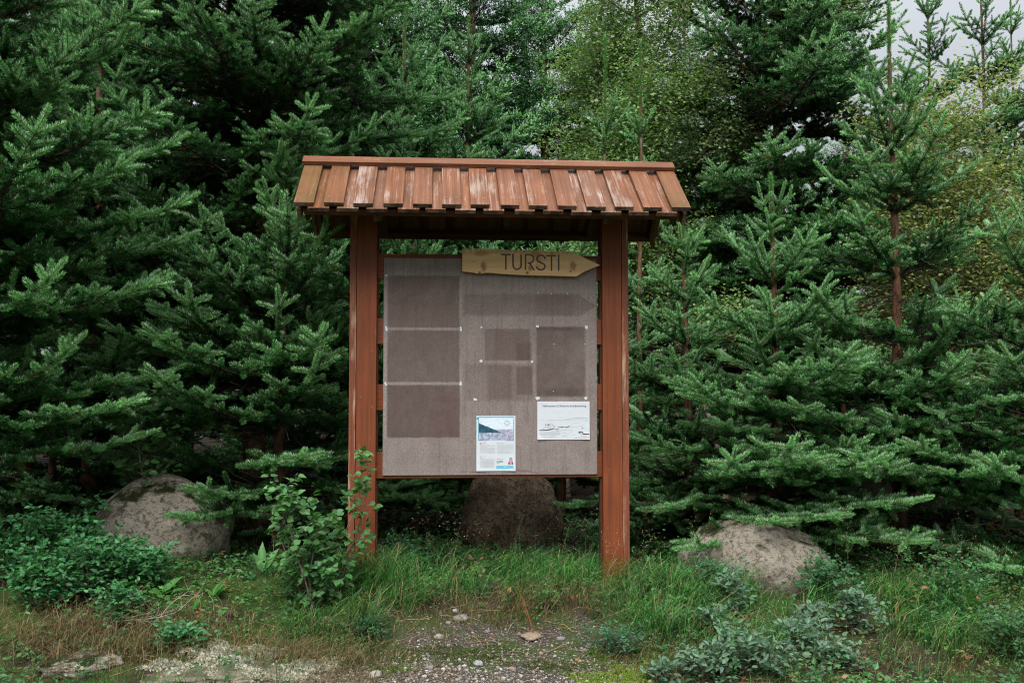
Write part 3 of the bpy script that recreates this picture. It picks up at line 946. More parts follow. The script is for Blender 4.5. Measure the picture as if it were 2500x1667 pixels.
def pin(px, py, r, mat, label, out=0.0):
    bm = bmesh.new()
    bmesh.ops.create_uvsphere(bm, u_segments=10, v_segments=6, radius=r)
    for v in bm.verts: v.co.y *= 0.6
    me = bpy.data.meshes.new('drawing_pin'); bm.to_mesh(me); bm.free(); me.materials.append(mat)
    for p in me.polygons: p.use_smooth = True
    o = link(bpy.data.objects.new('drawing_pin', me))
    x, y, z = on_panel(px, py, out)
    o.matrix_world = K @ T(x, y, z)
    return tag(o, label, 'pin', 'drawing pins and tacks')


M['green_pin'] = flat_mat('green_plastic', (0.02, 0.22, 0.10), 0.3, 0.5)
M['brass'] = flat_mat('brass', (0.50, 0.24, 0.05), 0.35, 0.6)
M['steel'] = flat_mat('dull_steel', (0.09, 0.08, 0.078), 0.4, 0.5)
M['silver'] = flat_mat('bright_steel', (0.6, 0.6, 0.6), 0.3, 0.6)
pin(1163, 1019, .005, M['green_pin'], 'green pin in the upper left corner of the colour notice', .0045)
pin(1250.5, 1021, .0035, M['silver'], 'silver pin in the upper right corner of the colour notice', .0045)
pin(1164, 1146, .0045, M['brass'], 'brass tack at the lower left corner of the colour notice', .0045)
pin(1252, 1144, .0055, M['brass'], 'brass tack at the lower right corner of the colour notice', .0045)
for k_, (px, py, mt, lb) in enumerate((
    (946, 641, 'steel', 'dark nail high in the left corner of the panel'),
    (1197, 673, 'steel', 'dark nail in the panel just below the arrow sign, left of its middle'),
    (1319, 679, 'steel', 'dark nail in the panel below the arrow sign, right of its middle'),
    (1151, 735, 'steel', 'dark nail left of the faded arrow outline'),
    (1427, 739, 'steel', 'dark nail in the tip of the faded arrow outline'),
    (1170, 757, 'steel', 'small dark nail under the faded arrow outline'),
    (1201, 794, 'steel', 'dark nail on the top edge of the middle outline'),
    (1180, 809, 'steel', 'dark nail inside the upper left of the middle outline'),
    (1303, 812, 'steel', 'dark nail between the middle and the large dark outlines'),
    (1039, 969, 'steel', 'dark nail inside the lowest left outline near its top'),
    (1063, 993, 'steel', 'dark nail at the centre of the lowest left outline'),
    (1069, 1112, 'steel', 'dark nail near the bottom of the panel under the left outlines'),
    (1143, 1115, 'steel', 'dark nail left of the colour notice near its foot'),
    (1450, 965, 'brass', 'rusty tack near the right edge of the panel above the sketch notice'),
    (1312, 710, 'silver', 'left of three staples above the faded arrow outline'),
    (1346, 711, 'silver', 'middle of three staples above the faded arrow outline'),
    (1386, 710, 'silver', 'right of three staples above the faded arrow outline'),
    (1352, 836, 'silver', 'silver staple high in the large dark outline'),
    (1429, 836, 'silver', 'silver staple by the right edge of the large dark outline'),
    (1350, 953, 'silver', 'silver staple low in the large dark outline'))):
    pin(px, py, .0035 if mt != 'silver' else .0030, M[mt], lb)

# ------------------------------------------------------------------ boulders and stones
def mat_rock(name, base, dark, lich, moss_amt, speck=1.0):
    """granite crusted with pale and black lichen"""
    m = NT(name)
    co = m.coords((1, 1, 1), 5.0)
    n1 = m.noise(co, 5, 6, 0.62); n2 = m.noise(co, 42, 8, 0.75); n3 = m.noise(co, 2.3, 6, 0.65); n4 = m.noise(co, 16, 8, 0.7)
    c = m.mix(m.ramp(n1, 0.35, 0.65), tuple(x * 0.75 for x in base), base)
    c = m.mix(m.math('MULTIPLY', m.ramp(n2, 0.51, 0.57), 0.85 * speck), c, dark)
    c = m.mix(m.math('MULTIPLY', m.ramp(n4, 0.55, 0.61), 0.85 * speck), c, tuple(x * 0.8 for x in lich))
    c = m.mix(m.math('MULTIPLY', m.ramp(n3, 0.55, 0.62), 0.85), c, lich)
    c = m.mix(m.math('MULTIPLY', m.ramp(m.noise(co, 75, 4, 0.8), 0.56, 0.66), 0.55), c, tuple(min(1, x * 1.5) for x in base))
    nz = m.n('ShaderNodeSeparateXYZ', {0: m.n('ShaderNodeNewGeometry').outputs['Normal']}).outputs[2]
    mm = m.math('MULTIPLY', m.ramp(m.math('ADD', nz, m.ramp(n1, 0.3, 0.7, -0.55, 0.45)), 0.74, 1.0), moss_amt)
    moss = m.mix(m.ramp(n2, 0.35, 0.65), (0.010, 0.014, 0.004), (0.040, 0.052, 0.013))
    c = m.mix(mm, c, moss)
    h = m.math('ADD', m.math('MULTIPLY', n2, 0.7), m.math('ADD', m.math('MULTIPLY', n4, 0.8), n1))
    return m.done(m.principled(c, 0.92, 0.2, h, 1.0, 0.03))


def rock_mesh(name, r, seed, sub=4, rough=0.22):
    bm = bmesh.new()
    bmesh.ops.create_icosphere(bm, subdivisions=sub, radius=1.0)
    off = Vector((seed * 3.7, seed * 1.3, -seed * 2.1))
    for v in bm.verts:
        n = v.co.normalized()
        k = 1 + rough * mnoise.noise(n * 1.1 + off) + rough * 0.45 * mnoise.noise(n * 2.6 + off) + rough * 0.2 * mnoise.noise(n * 6 + off) + rough * 0.10 * mnoise.noise(n * 14 + off)
        v.co = Vector((n.x * r[0], n.y * r[1], n.z * r[2])) * k
    for f in bm.faces: f.smooth = True
    me = bpy.data.meshes.new(name); bm.to_mesh(me); bm.free()
    return me


def rock(name, loc, r, seed, mat, label, cat, rz=0.0, rx=0.0, group=None, rough=0.22, sub=5):
    me = rock_mesh(name, r, seed, sub, rough)
    me.materials.append(mat)
    o = link(bpy.data.objects.new(name, me))
    o.location = loc; o.rotation_euler = (rx, 0, rz)
    return tag(o, label, cat, group)


M['granite'] = mat_rock('pale_granite', (0.52, 0.465, 0.375), (0.10, 0.08, 0.06), (0.08, 0.062, 0.045), 1.0, 0.9)
M['granite_b'] = mat_rock('smooth_granite', (0.36, 0.32, 0.26), (0.08, 0.062, 0.045), (0.07, 0.05, 0.035), 1.0, 0.75)
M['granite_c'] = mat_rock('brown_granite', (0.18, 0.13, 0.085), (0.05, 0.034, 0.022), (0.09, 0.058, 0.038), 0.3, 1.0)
M['lichen_rock'] = mat_rock('lichen_rock', (0.30, 0.29, 0.20), (0.09, 0.08, 0.05), (0.20, 0.20, 0.12), 0.6, 0.8)

p = at(405, 1290, 5.95)
rock('boulder', (p.x - 0.02, p.y, p.z - 0.02), (0.41, 0.37, 0.31), 2.0, M['granite'], 'speckled pale boulder under the spruce branches left of the shelter', 'boulder', 0.2, 0, 'boulders along the edge of the wood', 0.13)
p = at(1835, 1395, 5.75)
rock('boulder', (p.x + 0.02, p.y, p.z - 0.05), (0.46, 0.38, 0.36), 5.0, M['granite_b'], 'smooth pale boulder right of the right post, its flank in shade', 'boulder', -0.3, 0.1, 'boulders along the edge of the wood', 0.15)
p = at(1240, 1250, 6.75)
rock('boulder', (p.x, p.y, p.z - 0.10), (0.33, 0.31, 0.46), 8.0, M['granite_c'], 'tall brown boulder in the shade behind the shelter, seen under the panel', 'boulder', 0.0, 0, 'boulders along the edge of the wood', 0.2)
p = at(540, 1640, 4.42)
rock('rock_slab', (p.x, p.y, gz(p.x, p.y) - 0.022), (0.30, 0.17, 0.060), 11.0, M['lichen_rock'], 'low rock slab covered in pale yellow lichen at the front left', 'rock', 0.1, 0, None, 0.35)
p = at(200, 1655, 4.42)
rock('rock_slab', (p.x, p.y, gz(p.x, p.y) - 0.01), (0.16, 0.11, 0.055), 14.0, M['granite'], 'grey mossy rock at the lower left corner', 'rock', 0.5, 0, None, 0.35)

stone_defs = ((1125, 1512, .033, 'largest white stone in the grass below the panel'), (1112, 1492, .016, 'small white stone just above the largest white stone'),
              (1094, 1521, .014, 'small white stone left of the largest white stone'), (1072, 1555, .020, 'pale stone at the upper left of the gravel patch'),
              (1297, 1553, .050, 'flat tan stone at the top of the gravel patch'), (1168, 1622, .022, 'pale grey stone in the middle of the gravel patch'),
              (918, 1650, .028, 'rounded white stone at the lower left edge of the gravel'), (1410, 1612, .014, 'small orange stone at the right of the gravel'),
              (1250, 1635, .018, 'pinkish stone right of the gravel centre'), (1190, 1543, .015, 'grey stone left of the flat tan stone'),
              (1048, 1631, .018, 'grey stone in the left half of the gravel'), (1368, 1560, .018, 'grey stone right of the flat tan stone'))
scol = [(.40, .38, .35), (.5, .48, .45), (.5, .48, .45), (.42, .38, .33), (.36, .28, .20), (.45, .45, .46), (.55, .52, .47), (.42, .22, .10), (.38, .28, .24), (.28, .27, .26), (.33, .33, .34), (.33, .31, .30)]
for i, (px, py, r, lb) in enumerate(stone_defs):
    Y = 4.5
    for _ in range(12):
        p = at(px, py, Y)
        Y += (p.z - gz(p.x, p.y)) * 2.5
    p = at(px, py, Y)
    b = scol[i]
    mt = mat_rock('stone_%d' % i, b, tuple(x * .5 for x in b), tuple(x * .75 for x in b), 0.0, 0.35)
    rock('stone', (p.x, p.y, gz(p.x, p.y) + (r * 0.2 if r < .04 else .002)), (r * 1.15, r * 0.9, r * (0.62 if r < .04 else .3)), i * 1.7 + .5, mt, lb, 'stone', i * 1.1, 0, 'loose stones on the gravel', 0.3, 3)

# ------------------------------------------------------------------ spruce branches
NEW_C = np.array([0.150, 0.380, 0.110]); MID_C = np.array([0.026, 0.125, 0.024]); OLD_SHADE_C = np.array([0.006, 0.022, 0.006]); PALE_C = np.array([0.38, 0.54, 0.38])  # old needles near black: the crown's inner shade put into their colour
TWIG_C = np.array([0.16, 0.085, 0.045]); WOOD_C = np.array([0.075, 0.048, 0.034])


def add_needles(g, rng, p0, p1, n, ln, wd, col, tip, up=0.22, pale=0.0):
    ax = p1 - p0
    L = np.linalg.norm(ax); d = ax / max(L, 1e-6)
    ref = np.array([0, 0, 1.0]) if abs(d[2]) < 0.9 else np.array([1.0, 0, 0])
    u = norm(cross(d, ref)); w = cross(u, d)
    t = (np.arange(n) + rng.uniform(0, 1, n)) / n
    az = np.arange(n) * 2.39996 + rng.uniform(-.5, .5, n)
    rad = np.cos(az)[:, None] * u + np.sin(az)[:, None] * w
    ang = np.radians(58 + rng.uniform(-8, 8, n))
    if tip:
        ang = ang - np.radians(42) * np.clip((t - 0.72) / 0.28, 0, 1) ** 1.3
    dr = d * np.cos(ang)[:, None] + rad * np.sin(ang)[:, None]
    dr[:, 2] += up
    dr = norm(dr)
    pos = p0 + ax * t[:, None]
    l = ln * rng.uniform(.82, 1.12, n)[:, None]
    roll = rng.uniform(-.9, .9, n)
    s1 = norm(cross(dr, d) + 1e-4); s2 = cross(dr, s1)
    side = s1 * np.cos(roll)[:, None] + s2 * np.sin(roll)[:, None]
    mid = pos + dr * l * 0.5
    tipv = pos + dr * l
    tipv[:, 2] += 0.08 * l[:, 0]
    V = np.stack([pos, mid + side * wd, tipv, mid - side * wd], 1).reshape(-1, 3)
    b = np.arange(n) * 4
    F = np.concatenate([np.stack([b, b + 1, b + 2], -1), np.stack([b, b + 2, b + 3], -1)])
    cc = col * rng.uniform(.82, 1.18, (n, 1))
    if pale:                                               # waxy pale young needles, mostly on upper sides: top light put into colour
        f = (rng.uniform(0, 1, (n, 1)) < pale * np.clip(.25 + 1.9 * rad[:, 2:3], .08, 2.0)) * rng.uniform(.4, 1, (n, 1))
        cc = cc * (1 - f) + PALE_C * f
    C = np.repeat(cc, 4, axis=0)
    g.add(V, F, C, 0)


LODS = {0: dict(dens=1650, wd=0.0021, ln=0.0255), 1: dict(dens=760, wd=0.0034, ln=0.028), 2: dict(dens=110, wd=0.0075, ln=0.042)}


def make_branch(n_years, seed, lod=0, L0=0.15):
    """one spruce branch along +X with side sprays; needles are real blades. Returns (geometry, reach)"""
    rng = np.random.default_rng(seed)
    g = Geo()
    q_ = LODS[lod]
    segs = []

    def axis(p, d, n, seg, order, old=0):
        """n yearly shoots in a row; old: how many years ago the wood that carries them grew"""
        p = np.array(p, float); d = norm(np.array(d, float))
        for i in range(n):
            age = n - 1 - i
            L = seg * rng.uniform(.82, 1.15)
            steps = 2 if lod == 0 else 1
            for s in range(steps):
                rise = ((0.016 if order == 0 else 0.008) + (0.045 if age <= 1 else 0.0) - (0.03 if age > 4 else 0.0)) * 2 / steps
                d = norm(d + np.array([0, 0, rise]) + rng.normal(0, .035, 3))
                q = p + d * L / steps
                segs.append((p.copy(), q.copy(), age, order, s == steps - 1 and age == 0, old))
                p = q
            side0 = norm(cross(d, np.array([0, 0, 1.0])))
            if order < 2 and age >= 1:                     # small shoots between the whorls
                for sgn in (-1, 1):
                    if rng.random() < (.8 if order == 0 else .4):
                        a = np.radians(rng.uniform(45, 68))
                        dd = d * np.cos(a) + side0 * sgn * np.sin(a) + np.array([0, 0, rng.uniform(-.35, .30)])
                        axis(p - d * L * rng.uniform(.3, .7), dd, 2 if age > 2 and rng.random() < .6 else 1, seg * rng.uniform(.55, .8), 2, age + old)
            if age >= 1 and order < 2:
                m = max(1, int(round(age * (0.55 if order == 0 else 0.5))))
                m = min(m, 4 if order == 0 else 1)
                for sgn in (-1, 1, 0, 2):
                    a = np.radians(rng.uniform(40, 60))
                    if sgn in (0, 2):
                        if rng.random() < .72: continue
                        dd = d * np.cos(a) + np.array([0, 0, 1 if sgn == 0 else -1]) * np.sin(a) * .9 + side0 * rng.uniform(-.5, .5)
                        axis(p, dd, 1 if age < 3 else 2, seg * .6, 2, age + old)
                        continue
                    if rng.random() < 0.05: continue
                    dd = d * np.cos(a) + side0 * sgn * np.sin(a) + np.array([0, 0, rng.uniform(-.18, .12)])
                    axis(p - d * 0.004, dd, m, seg * rng.uniform(.76, .95), order + 1, old + max(0, age - m))

    axis((0, 0, 0), (1, 0, 0.06), n_years, L0, 0)
    for (p0, p1, age, order, tip, old) in segs:
        L = np.linalg.norm(p1 - p0)
        shade = rng.uniform(.85, 1.15)
        ca = age + .55 * old  # shoots on older wood coloured darker, painting the inner shade
        col = np.array([np.interp(ca, [0, .8, 1.7, 3.0], [a_, a_ * .42 + b_ * .58, b_, c_]) for a_, b_, c_ in zip(NEW_C, MID_C, OLD_SHADE_C)])
        k = float(np.interp(ca, [1.8, 3.0, 5.0, 8], [1, .85, .7, .3]))
        n = int(q_['dens'] * L * k + .5)
        if n > 0:
            add_needles(g, rng, p0, p1, n, q_['ln'] * (1.0 if age else .95), q_['wd'], col * shade, tip, .22, float(np.interp(ca, [0, 1.2, 2.2], [.44, .18, 0])))
        if lod == 2 and order > 0: continue
        f = 1.0 if order == 0 else .7
        w = np.clip(age / 5.0, 0, 1)
        tube(g, [p0, p1], [0.0018 + 0.0011 * age * f, 0.0018 + 0.0011 * max(age - .5, 0) * f], 4 if lod == 0 else 3, TWIG_C * (1 - w) + WOOD_C * w, 1)
    co = np.concatenate(g.v)
    return g, float(co[:, 0].max())


BR = {0: [], 1: [], 2: []}
sd = 100
for lod, sizes in ((0, (2, 2, 3, 3, 4, 4, 5, 6, 6, 7, 7, 8, 9, 10)), (1, (2, 3, 4, 5, 6, 7, 8, 10)), (2, (2, 3, 4, 5, 6, 7, 9))):
    for n in sizes:
        sd += 1
        g_, L_ = make_branch(n, sd, lod, 0.152 if n > 3 else 0.17)
        BR[lod].append((g_.mesh('branch', [M['needle'], M['twig']]) if lod < 2 else tuple(np.concatenate(x) for x in (g_.v, g_.f, g_.c, g_.m)), L_))


def pick(lod, length, rng):
    c = sorted(BR[lod], key=lambda t: abs(math.log(t[1] / length)))[:2]
    return c[rng.integers(0, len(c))]


def put_branch(crown, z, az, el, length, lod, rng, roll=0.0, x=0.0, y=0.0):
    me, L = pick(lod, length, rng)
    o = bpy.data.objects.new('branch', me)
    COL.objects.link(o)
    o.parent = crown
    o.location = (x, y, z)
    o.rotation_euler = (roll, -el, az)
    s = min(1.3, max(0.75, length / L))
    o.scale = (s, s, s)
    return o


def join_branch(g, z, az, el, length, lod, rng, roll=0.0, x=0.0, y=0.0):
    (v, f, c, m), L = pick(lod, length, rng)
    s = min(1.3, max(0.75, length / L))
    mt = np.array(Euler((roll, -el, az), 'XYZ').to_matrix())
    g.v.append(((v * s) @ mt.T + np.array([x, y, z])).astype(np.float32))
    g.f.append(f + g.n); g.c.append(c * rng.uniform(.88, 1.12)); g.m.append(m); g.n += len(v)


CROWNS = {}


def spruce(X, Y, H, label, seed, lod=0, group='spruce trees', reach=0.42, maxr=1.5, spacing=0.38, leader=0.55, per=6, inter=4, zmin=0.10, zmax=None, extra=(),
           base_r=None, avoid=None, twigs=True, lift=0.0, share=None, back=0.35, low_el=-4):
    """one spruce: trunk, crown and, on the near trees, every branch as a piece of the crown"""
    rng = np.random.default_rng(seed)
    z0 = gz(X, Y)
    root = empty('spruce_tree', (X, Y, z0))
    tag(root, label, 'spruce', group)
    br = base_r or (0.012 * H + 0.012)
    n = 14
    zz = np.linspace(-0.15, H, n)
    wx = 0.012 * np.sin(zz * 1.7 + seed); wy = 0.012 * np.cos(zz * 1.3 + seed * 2)
    rad = br * (1 - np.clip(zz, 0, H) / H) ** 0.9 + 0.004
    rad[0] *= 1.25
    g = Geo()
    tube(g, np.stack([wx, wy, zz], -1), rad, 9, (1, 1, 1), 0, 0.06, rng)
    g.build('trunk', M['bark'], root, True)
    if share in CROWNS:                                   # a look-alike farther back reuses the crown's mesh, turned
        me, h0 = CROWNS[share]
        c_ = link(bpy.data.objects.new('crown', me), root)
        c_.rotation_euler = (0, 0, rng.uniform(0, 6.28)); c_.scale = (H / h0,) * 3
        return root, c_
    fx = lambda z: float(np.interp(z, zz, wx)); fy = lambda z: float(np.interp(z, zz, wy))
    g = Geo()
    zs = np.linspace(H - leader, H + 0.01, 7)
    for a, b in zip(zs[:-1], zs[1:]):
        q_ = LODS[lod]
        add_needles(g, rng, np.array([fx(a), fy(a), a]), np.array([fx(b), fy(b), b]), int(q_['dens'] * 1.1 * (b - a)), q_['ln'], q_['wd'], NEW_C * .9 + MID_C * .1, b == zs[-1], 0.15)
    if twigs:
        for i in range(int(22 * H)):
            z = rng.uniform(0.15, max(0.4, H * 0.6)); a = rng.uniform(0, 2 * np.pi); l = rng.uniform(.25, .8)
            d = np.array([math.cos(a), math.sin(a), rng.uniform(-.25, .25)])
            pts = [np.array([fx(z), fy(z), z])]
            for s in range(4):
                d = d + rng.normal(0, .16, 3); pts.append(pts[-1] + norm(d) * l / 4)
            tube(g, pts, np.linspace(.004, .0012, 5), 3, WOOD_C * rng.uniform(.6, 1.5), 1)
    todo = []

    def go(z, az, el, L):
        if zmax is not None and z > zmax:
            if rng.random() < .6: join_branch(g, z, az, el, L, 2, rng, 0.0, fx(z), fy(z))
            return
        if avoid is not None and avoid(X + fx(z), Y + fy(z), z0 + z, az, el, L): return
        if math.sin(az) > .45 and rng.random() > back: return
        todo.append((z, az, el, L, rng.uniform(-.3, .3)))

    z = H - leader
    while z > zmin:
        dtop = H - z
        L = min(maxr, reach * dtop + 0.10)
        el0 = R(min(np.interp(dtop, [0.3, 1.0, 2.2, 4.5], [52, 38, 24, 8]), np.interp(z, [0.1, .5, 1.2, 2.2], [low_el, low_el + 6, 20, 52]))) + lift
        ph = rng.uniform(0, 6.28)
        for j in range(per):
            go(z + rng.uniform(-.03, .03), ph + 2 * np.pi * j / per + rng.uniform(-.25, .25), el0 + R(rng.uniform(-8, 8)), L * rng.uniform(.78, 1.12))
        sp = spacing * rng.uniform(.85, 1.15)
        for j in range(inter):
            zi = z - sp * rng.uniform(.15, .9)
            if zi > zmin:
                go(zi, rng.uniform(0, 6.28), el0 + R(rng.uniform(-14, 10)), L * rng.uniform(.4, .85))
        z -= sp
    for (z, az, el, L) in extra:
        todo.append((z, R(az), R(el), L, 0.0))
    if lod == 2:
        for (z, az, el, L, roll) in todo:
            join_branch(g, z, az, el, L, lod, rng, roll, fx(z), fy(z))
    crown = g.build('crown', [M['needle'], M['twig']], root)
    if lod < 2:
        for (z, az, el, L, roll) in todo:
            put_branch(crown, z, az, el, L, lod, rng, roll, fx(z), fy(z))
    if share:
        CROWNS[share] = (crown.data, H)
    return root, crown


def X_of(px, Y): return (px - CX) / FPX * Y


def clear_of_board(x, y, z, az, el, L):
    """no branch may run into the shelter"""
    KI = K.inverted()
    for f in (.35, .6, .8, 1.0, 1.12):
        q = KI @ Vector((x + math.cos(az) * L * f, y + math.sin(az) * L * f, z))
        zt = z + math.sin(el) * L * f + .05 * L
        if abs(q.x) < 0.88 and q.y < 0.22 and zt < 2.0: return True
        if abs(q.x) < 1.12 and q.y < 0.55 and 1.85 < zt < 2.45: return True
        if abs(q.x) < 0.80 and q.y < 0.10: return True
    return False


def clear_left(x, y, z, az, el, L):
    """as above, and leaves the open spot in front of the left boulder free"""
    for f in (.5, .75, 1.0):
        bx_, by_, bz_ = x + math.cos(az) * L * f, y + math.sin(az) * L * f, z + math.sin(el) * L * f
        if -2.75 < bx_ < -1.3 and by_ < 6.05 and bz_ < .66: return True
    return clear_of_board(x, y, z, az, el, L)


AV = dict(avoid=clear_of_board)
# ---- spruces near the shelter
spruce(X_of(-150, 5.15), 5.15, 5.4, 'spruce at the far left edge, its long pale branches reaching in from outside', 21, maxr=1.35, zmax=4.0,
       extra=((.78, -18, 4, 1.25), (.90, 12, 6, 1.25), (1.3, -8, 8, 1.3), (.66, 2, 0, 1.15), (1.5, 14, 12, 1.35), (1.8, -14, 14, 1.2), (2.4, 0, 20, 1.15), (2.0, 22, 16, 1.3)), avoid=clear_left)
spruce(X_of(625, 6.9), 6.9, 7.4, 'tall spruce with reddish trunk left of the shelter roof', 22, maxr=1.6, reach=.40, zmax=4.8, base_r=.085, zmin=.8, per=7, avoid=clear_left)
spruce(X_of(690, 6.2), 6.2, 2.55, 'dense low spruce whose right branches touch the left post', 23, maxr=1.15, reach=.60, spacing=.32, leader=.3,
       extra=((.40, -100, 0, 1.05), (.85, -72, 8, 1.1), (1.12, -66, 4, 1.22), (1.45, -70, 16, 1.1), (1.66, -74, 22, .95), (.32, -118, -2, 1.0), (.55, -76, 4, 1.0), (1.0, -118, 12, 1.2), (1.5, -130, 22, 1.15)), avoid=clear_left)
spruce(X_of(2190, 6.5), 6.5, 3.58, 'young spruce right of the shelter with a long bare leader against the sky', 24, lift=-.13, maxr=1.45, reach=.42, leader=.66, base_r=.046, zmin=.25, per=6, inter=3, spacing=.42, extra=((.55, -118, 4, 1.3), (.7, -140, 8, 1.35), (.5, -90, 2, 1.25), (.85, -65, 8, 1.3), (.6, -40, 3, 1.2)), **AV)
spruce(X_of(1890, 6.2), 6.2, 2.38, 'small spruce just left of the young tall-leadered one', 25, lift=-.12, maxr=1.05, reach=.55, spacing=.34, leader=.32,
       extra=((.50, -125, 2, 1.1), (.60, -100, 3, 1.0), (.50, -75, 2, 1.0), (.85, -132, 10, 1.05), (1.0, -85, 14, 1.0), (.40, -55, 0, 1.0), (.36, -112, -3, 1.0), (.38, -92, -3, .95)), **AV)
spruce(X_of(1675, 6.7), 6.7, 2.2, 'low bushy spruce right behind the right post', 26, lift=-.10, maxr=.95, reach=.5, spacing=.30, leader=.3, **AV)
spruce(X_of(2560, 5.9), 5.9, 2.6, 'spruce at the right edge with branches reaching in near the ground', 27, maxr=1.2, reach=.5, spacing=.34, leader=.4, extra=((.62, -160, 3, 1.1), (.75, 178, 5, 1.05)))
spruce(X_of(1010, 7.2), 7.2, 2.5, 'low spruce in the shade behind the panel, left of the brown boulder', 28, maxr=.95, reach=.5, spacing=.32, leader=.3, extra=((.45, -85, -3, 1.2), (.52, -68, 0, 1.1), (.35, -98, -4, 1.0)), **AV)
spruce(X_of(1370, 7.7), 7.7, 2.7, 'low spruce behind the panel, right of the brown boulder', 29, maxr=.95, reach=.5, spacing=.32, leader=.3, **AV)
spruce(X_of(230, 7.0), 7.0, 4.2, 'shaded spruce between the far left one and the reddish trunk', 30, maxr=1.35, reach=.42, zmax=4.6, avoid=clear_left)
for i, (px, Y, H, lb) in enumerate(((1520, 7.9, 1.5, 'knee-high spruce sapling in the shade between the posts and the right spruces'), (2060, 7.7, 1.6, 'spruce sapling in the shade behind the right boulder'),
                                    (2360, 7.5, 1.7, 'spruce sapling in the shade near the right edge'), (2210, 8.0, 1.5, 'spruce sapling in the shade behind the trunk of the tall-leadered spruce'), (2480, 7.2, 1.4, 'lowest spruce sapling at the right edge'), (420, 7.6, 1.5, 'spruce sapling in the shade behind the left boulder'), (130, 7.0, 1.5, 'spruce sapling in the shade at the left edge'))):
    spruce(X_of(px, Y), Y, H, lb, 45 + i, 1, maxr=.9, reach=.65, spacing=.26, leader=.2, twigs=False, group='spruce saplings', **AV)
# ---- spruces in the middle distance
spruce(X_of(982, 8.7), 8.7, 4.45, 'slim spruce leader rising behind the left half of the roof', 31, 1, maxr=1.25, reach=.40, leader=.75)
spruce(X_of(1140, 9.4), 9.4, 4.55, 'spruce behind the middle of the roof, in front of the dark tall one', 32, 1, maxr=1.45, reach=.45, leader=.45)
spruce(X_of(1478, 7.9), 7.9, 3.80, 'thin young spruce leader above the roof, left of a pair', 33, 1, maxr=.5, reach=.16, spacing=.45, per=4, inter=1, leader=.8, base_r=.026, zmin=1.4, twigs=False)
spruce(X_of(1565, 7.7), 7.7, 3.70, 'thin young spruce leader above the roof, right of a pair', 34, 1, maxr=.5, reach=.16, spacing=.45, per=4, inter=1, leader=.75, base_r=.026, zmin=1.4, twigs=False)
spruce(X_of(1907, 9.8), 9.8, 7.2, 'big spruce behind the small one right of the roof, trunk visible high up', 35, 1, maxr=1.85, reach=.46, zmax=6.0, base_r=.07)
spruce(X_of(850, 9.8), 9.8, 6.6, 'spruce behind the reddish trunk, above the left end of the roof', 36, 1, maxr=1.6, reach=.42, zmax=6.0)
spruce(X_of(330, 9.4), 9.4, 6.8, 'dark spruce in the gap between the left spruces', 37, 1, reach=.42, maxr=1.6, zmax=6.0)
spruce(X_of(60, 8.6), 8.6, 6.6, 'dark spruce behind the far left one', 38, 1, reach=.42, maxr=1.6, zmax=6.0)
# ---- spruces at the back
for i, (px, Y, H, lb) in enumerate(((2283, 11.0, 5.75, 'far spruce with a sparse top against the sky, right of the young leader'),
                                    (2418, 11.2, 6.1, 'far spruce with a sparse top against the sky near the upper right corner'), (2492, 13.0, 6.3, 'rearmost spruce top in the upper right corner'))):
    spruce(X_of(px, Y), Y, H, lb, 50 + i, 1, maxr=1.45, reach=.38, spacing=.52, per=6, inter=3, leader=.6, zmin=.4, twigs=False, group='spruce trees at the back', base_r=.05)
for i, (px, Y, H, lb) in enumerate(((1150, 12.5, 8.6, 'dark tall spruce far behind the middle of the roof'), (700, 12.5, 9.0, 'rear spruce behind the tall reddish trunk'),
       (200, 12.0, 9.0, 'rear spruce in the upper left corner'), (940, 14.0, 9.2, 'rear spruce left of the dark tall one'), (1330, 14.0, 8.6, 'rear spruce right of the dark tall one'),
       (1680, 13.0, 6.6, 'rear spruce behind the birch'), (2080, 13.0, 5.2, 'rear spruce in the dip left of the sparse tops'), (2700, 10.0, 4.6, 'rear spruce beyond the right edge'),
       (1500, 15.0, 8.4, 'rearmost spruce behind the birch leaves'), (1860, 14.0, 6.6, 'rearmost spruce behind the big right one'), (-200, 10.0, 8.0, 'rear spruce beyond the left edge'),
       (450, 14.0, 9.0, 'rearmost spruce of the left half'), (2330, 13.5, 4.8, 'rearmost spruce between the sparse tops'), (2540, 13.8, 5.0, 'rearmost spruce low at the right'))):
    spruce(X_of(px, Y), Y, H, lb, 60 + i, 2, maxr=1.9, reach=.44, spacing=.52, per=6, inter=5, zmin=.15, twigs=False, group='spruce trees at the back', share='rear%d' % (i % 2), back=.9)

for i, px in enumerate((-100, 250, 560, 830, 1080, 1260, 1420, 1600, 1780, 1990, 2180, 2400, 2620)):
    Y = 18.0 + (i * 37 % 11) * .25
    spruce(X_of(px, Y), Y, 5.6 + (i * 13 % 7) * .15, 'far spruce in the closed wood behind the others', 90 + i, 2, twigs=False, group='spruces of the far wood, hardly seen between the others', share='rear%d' % (i % 2))

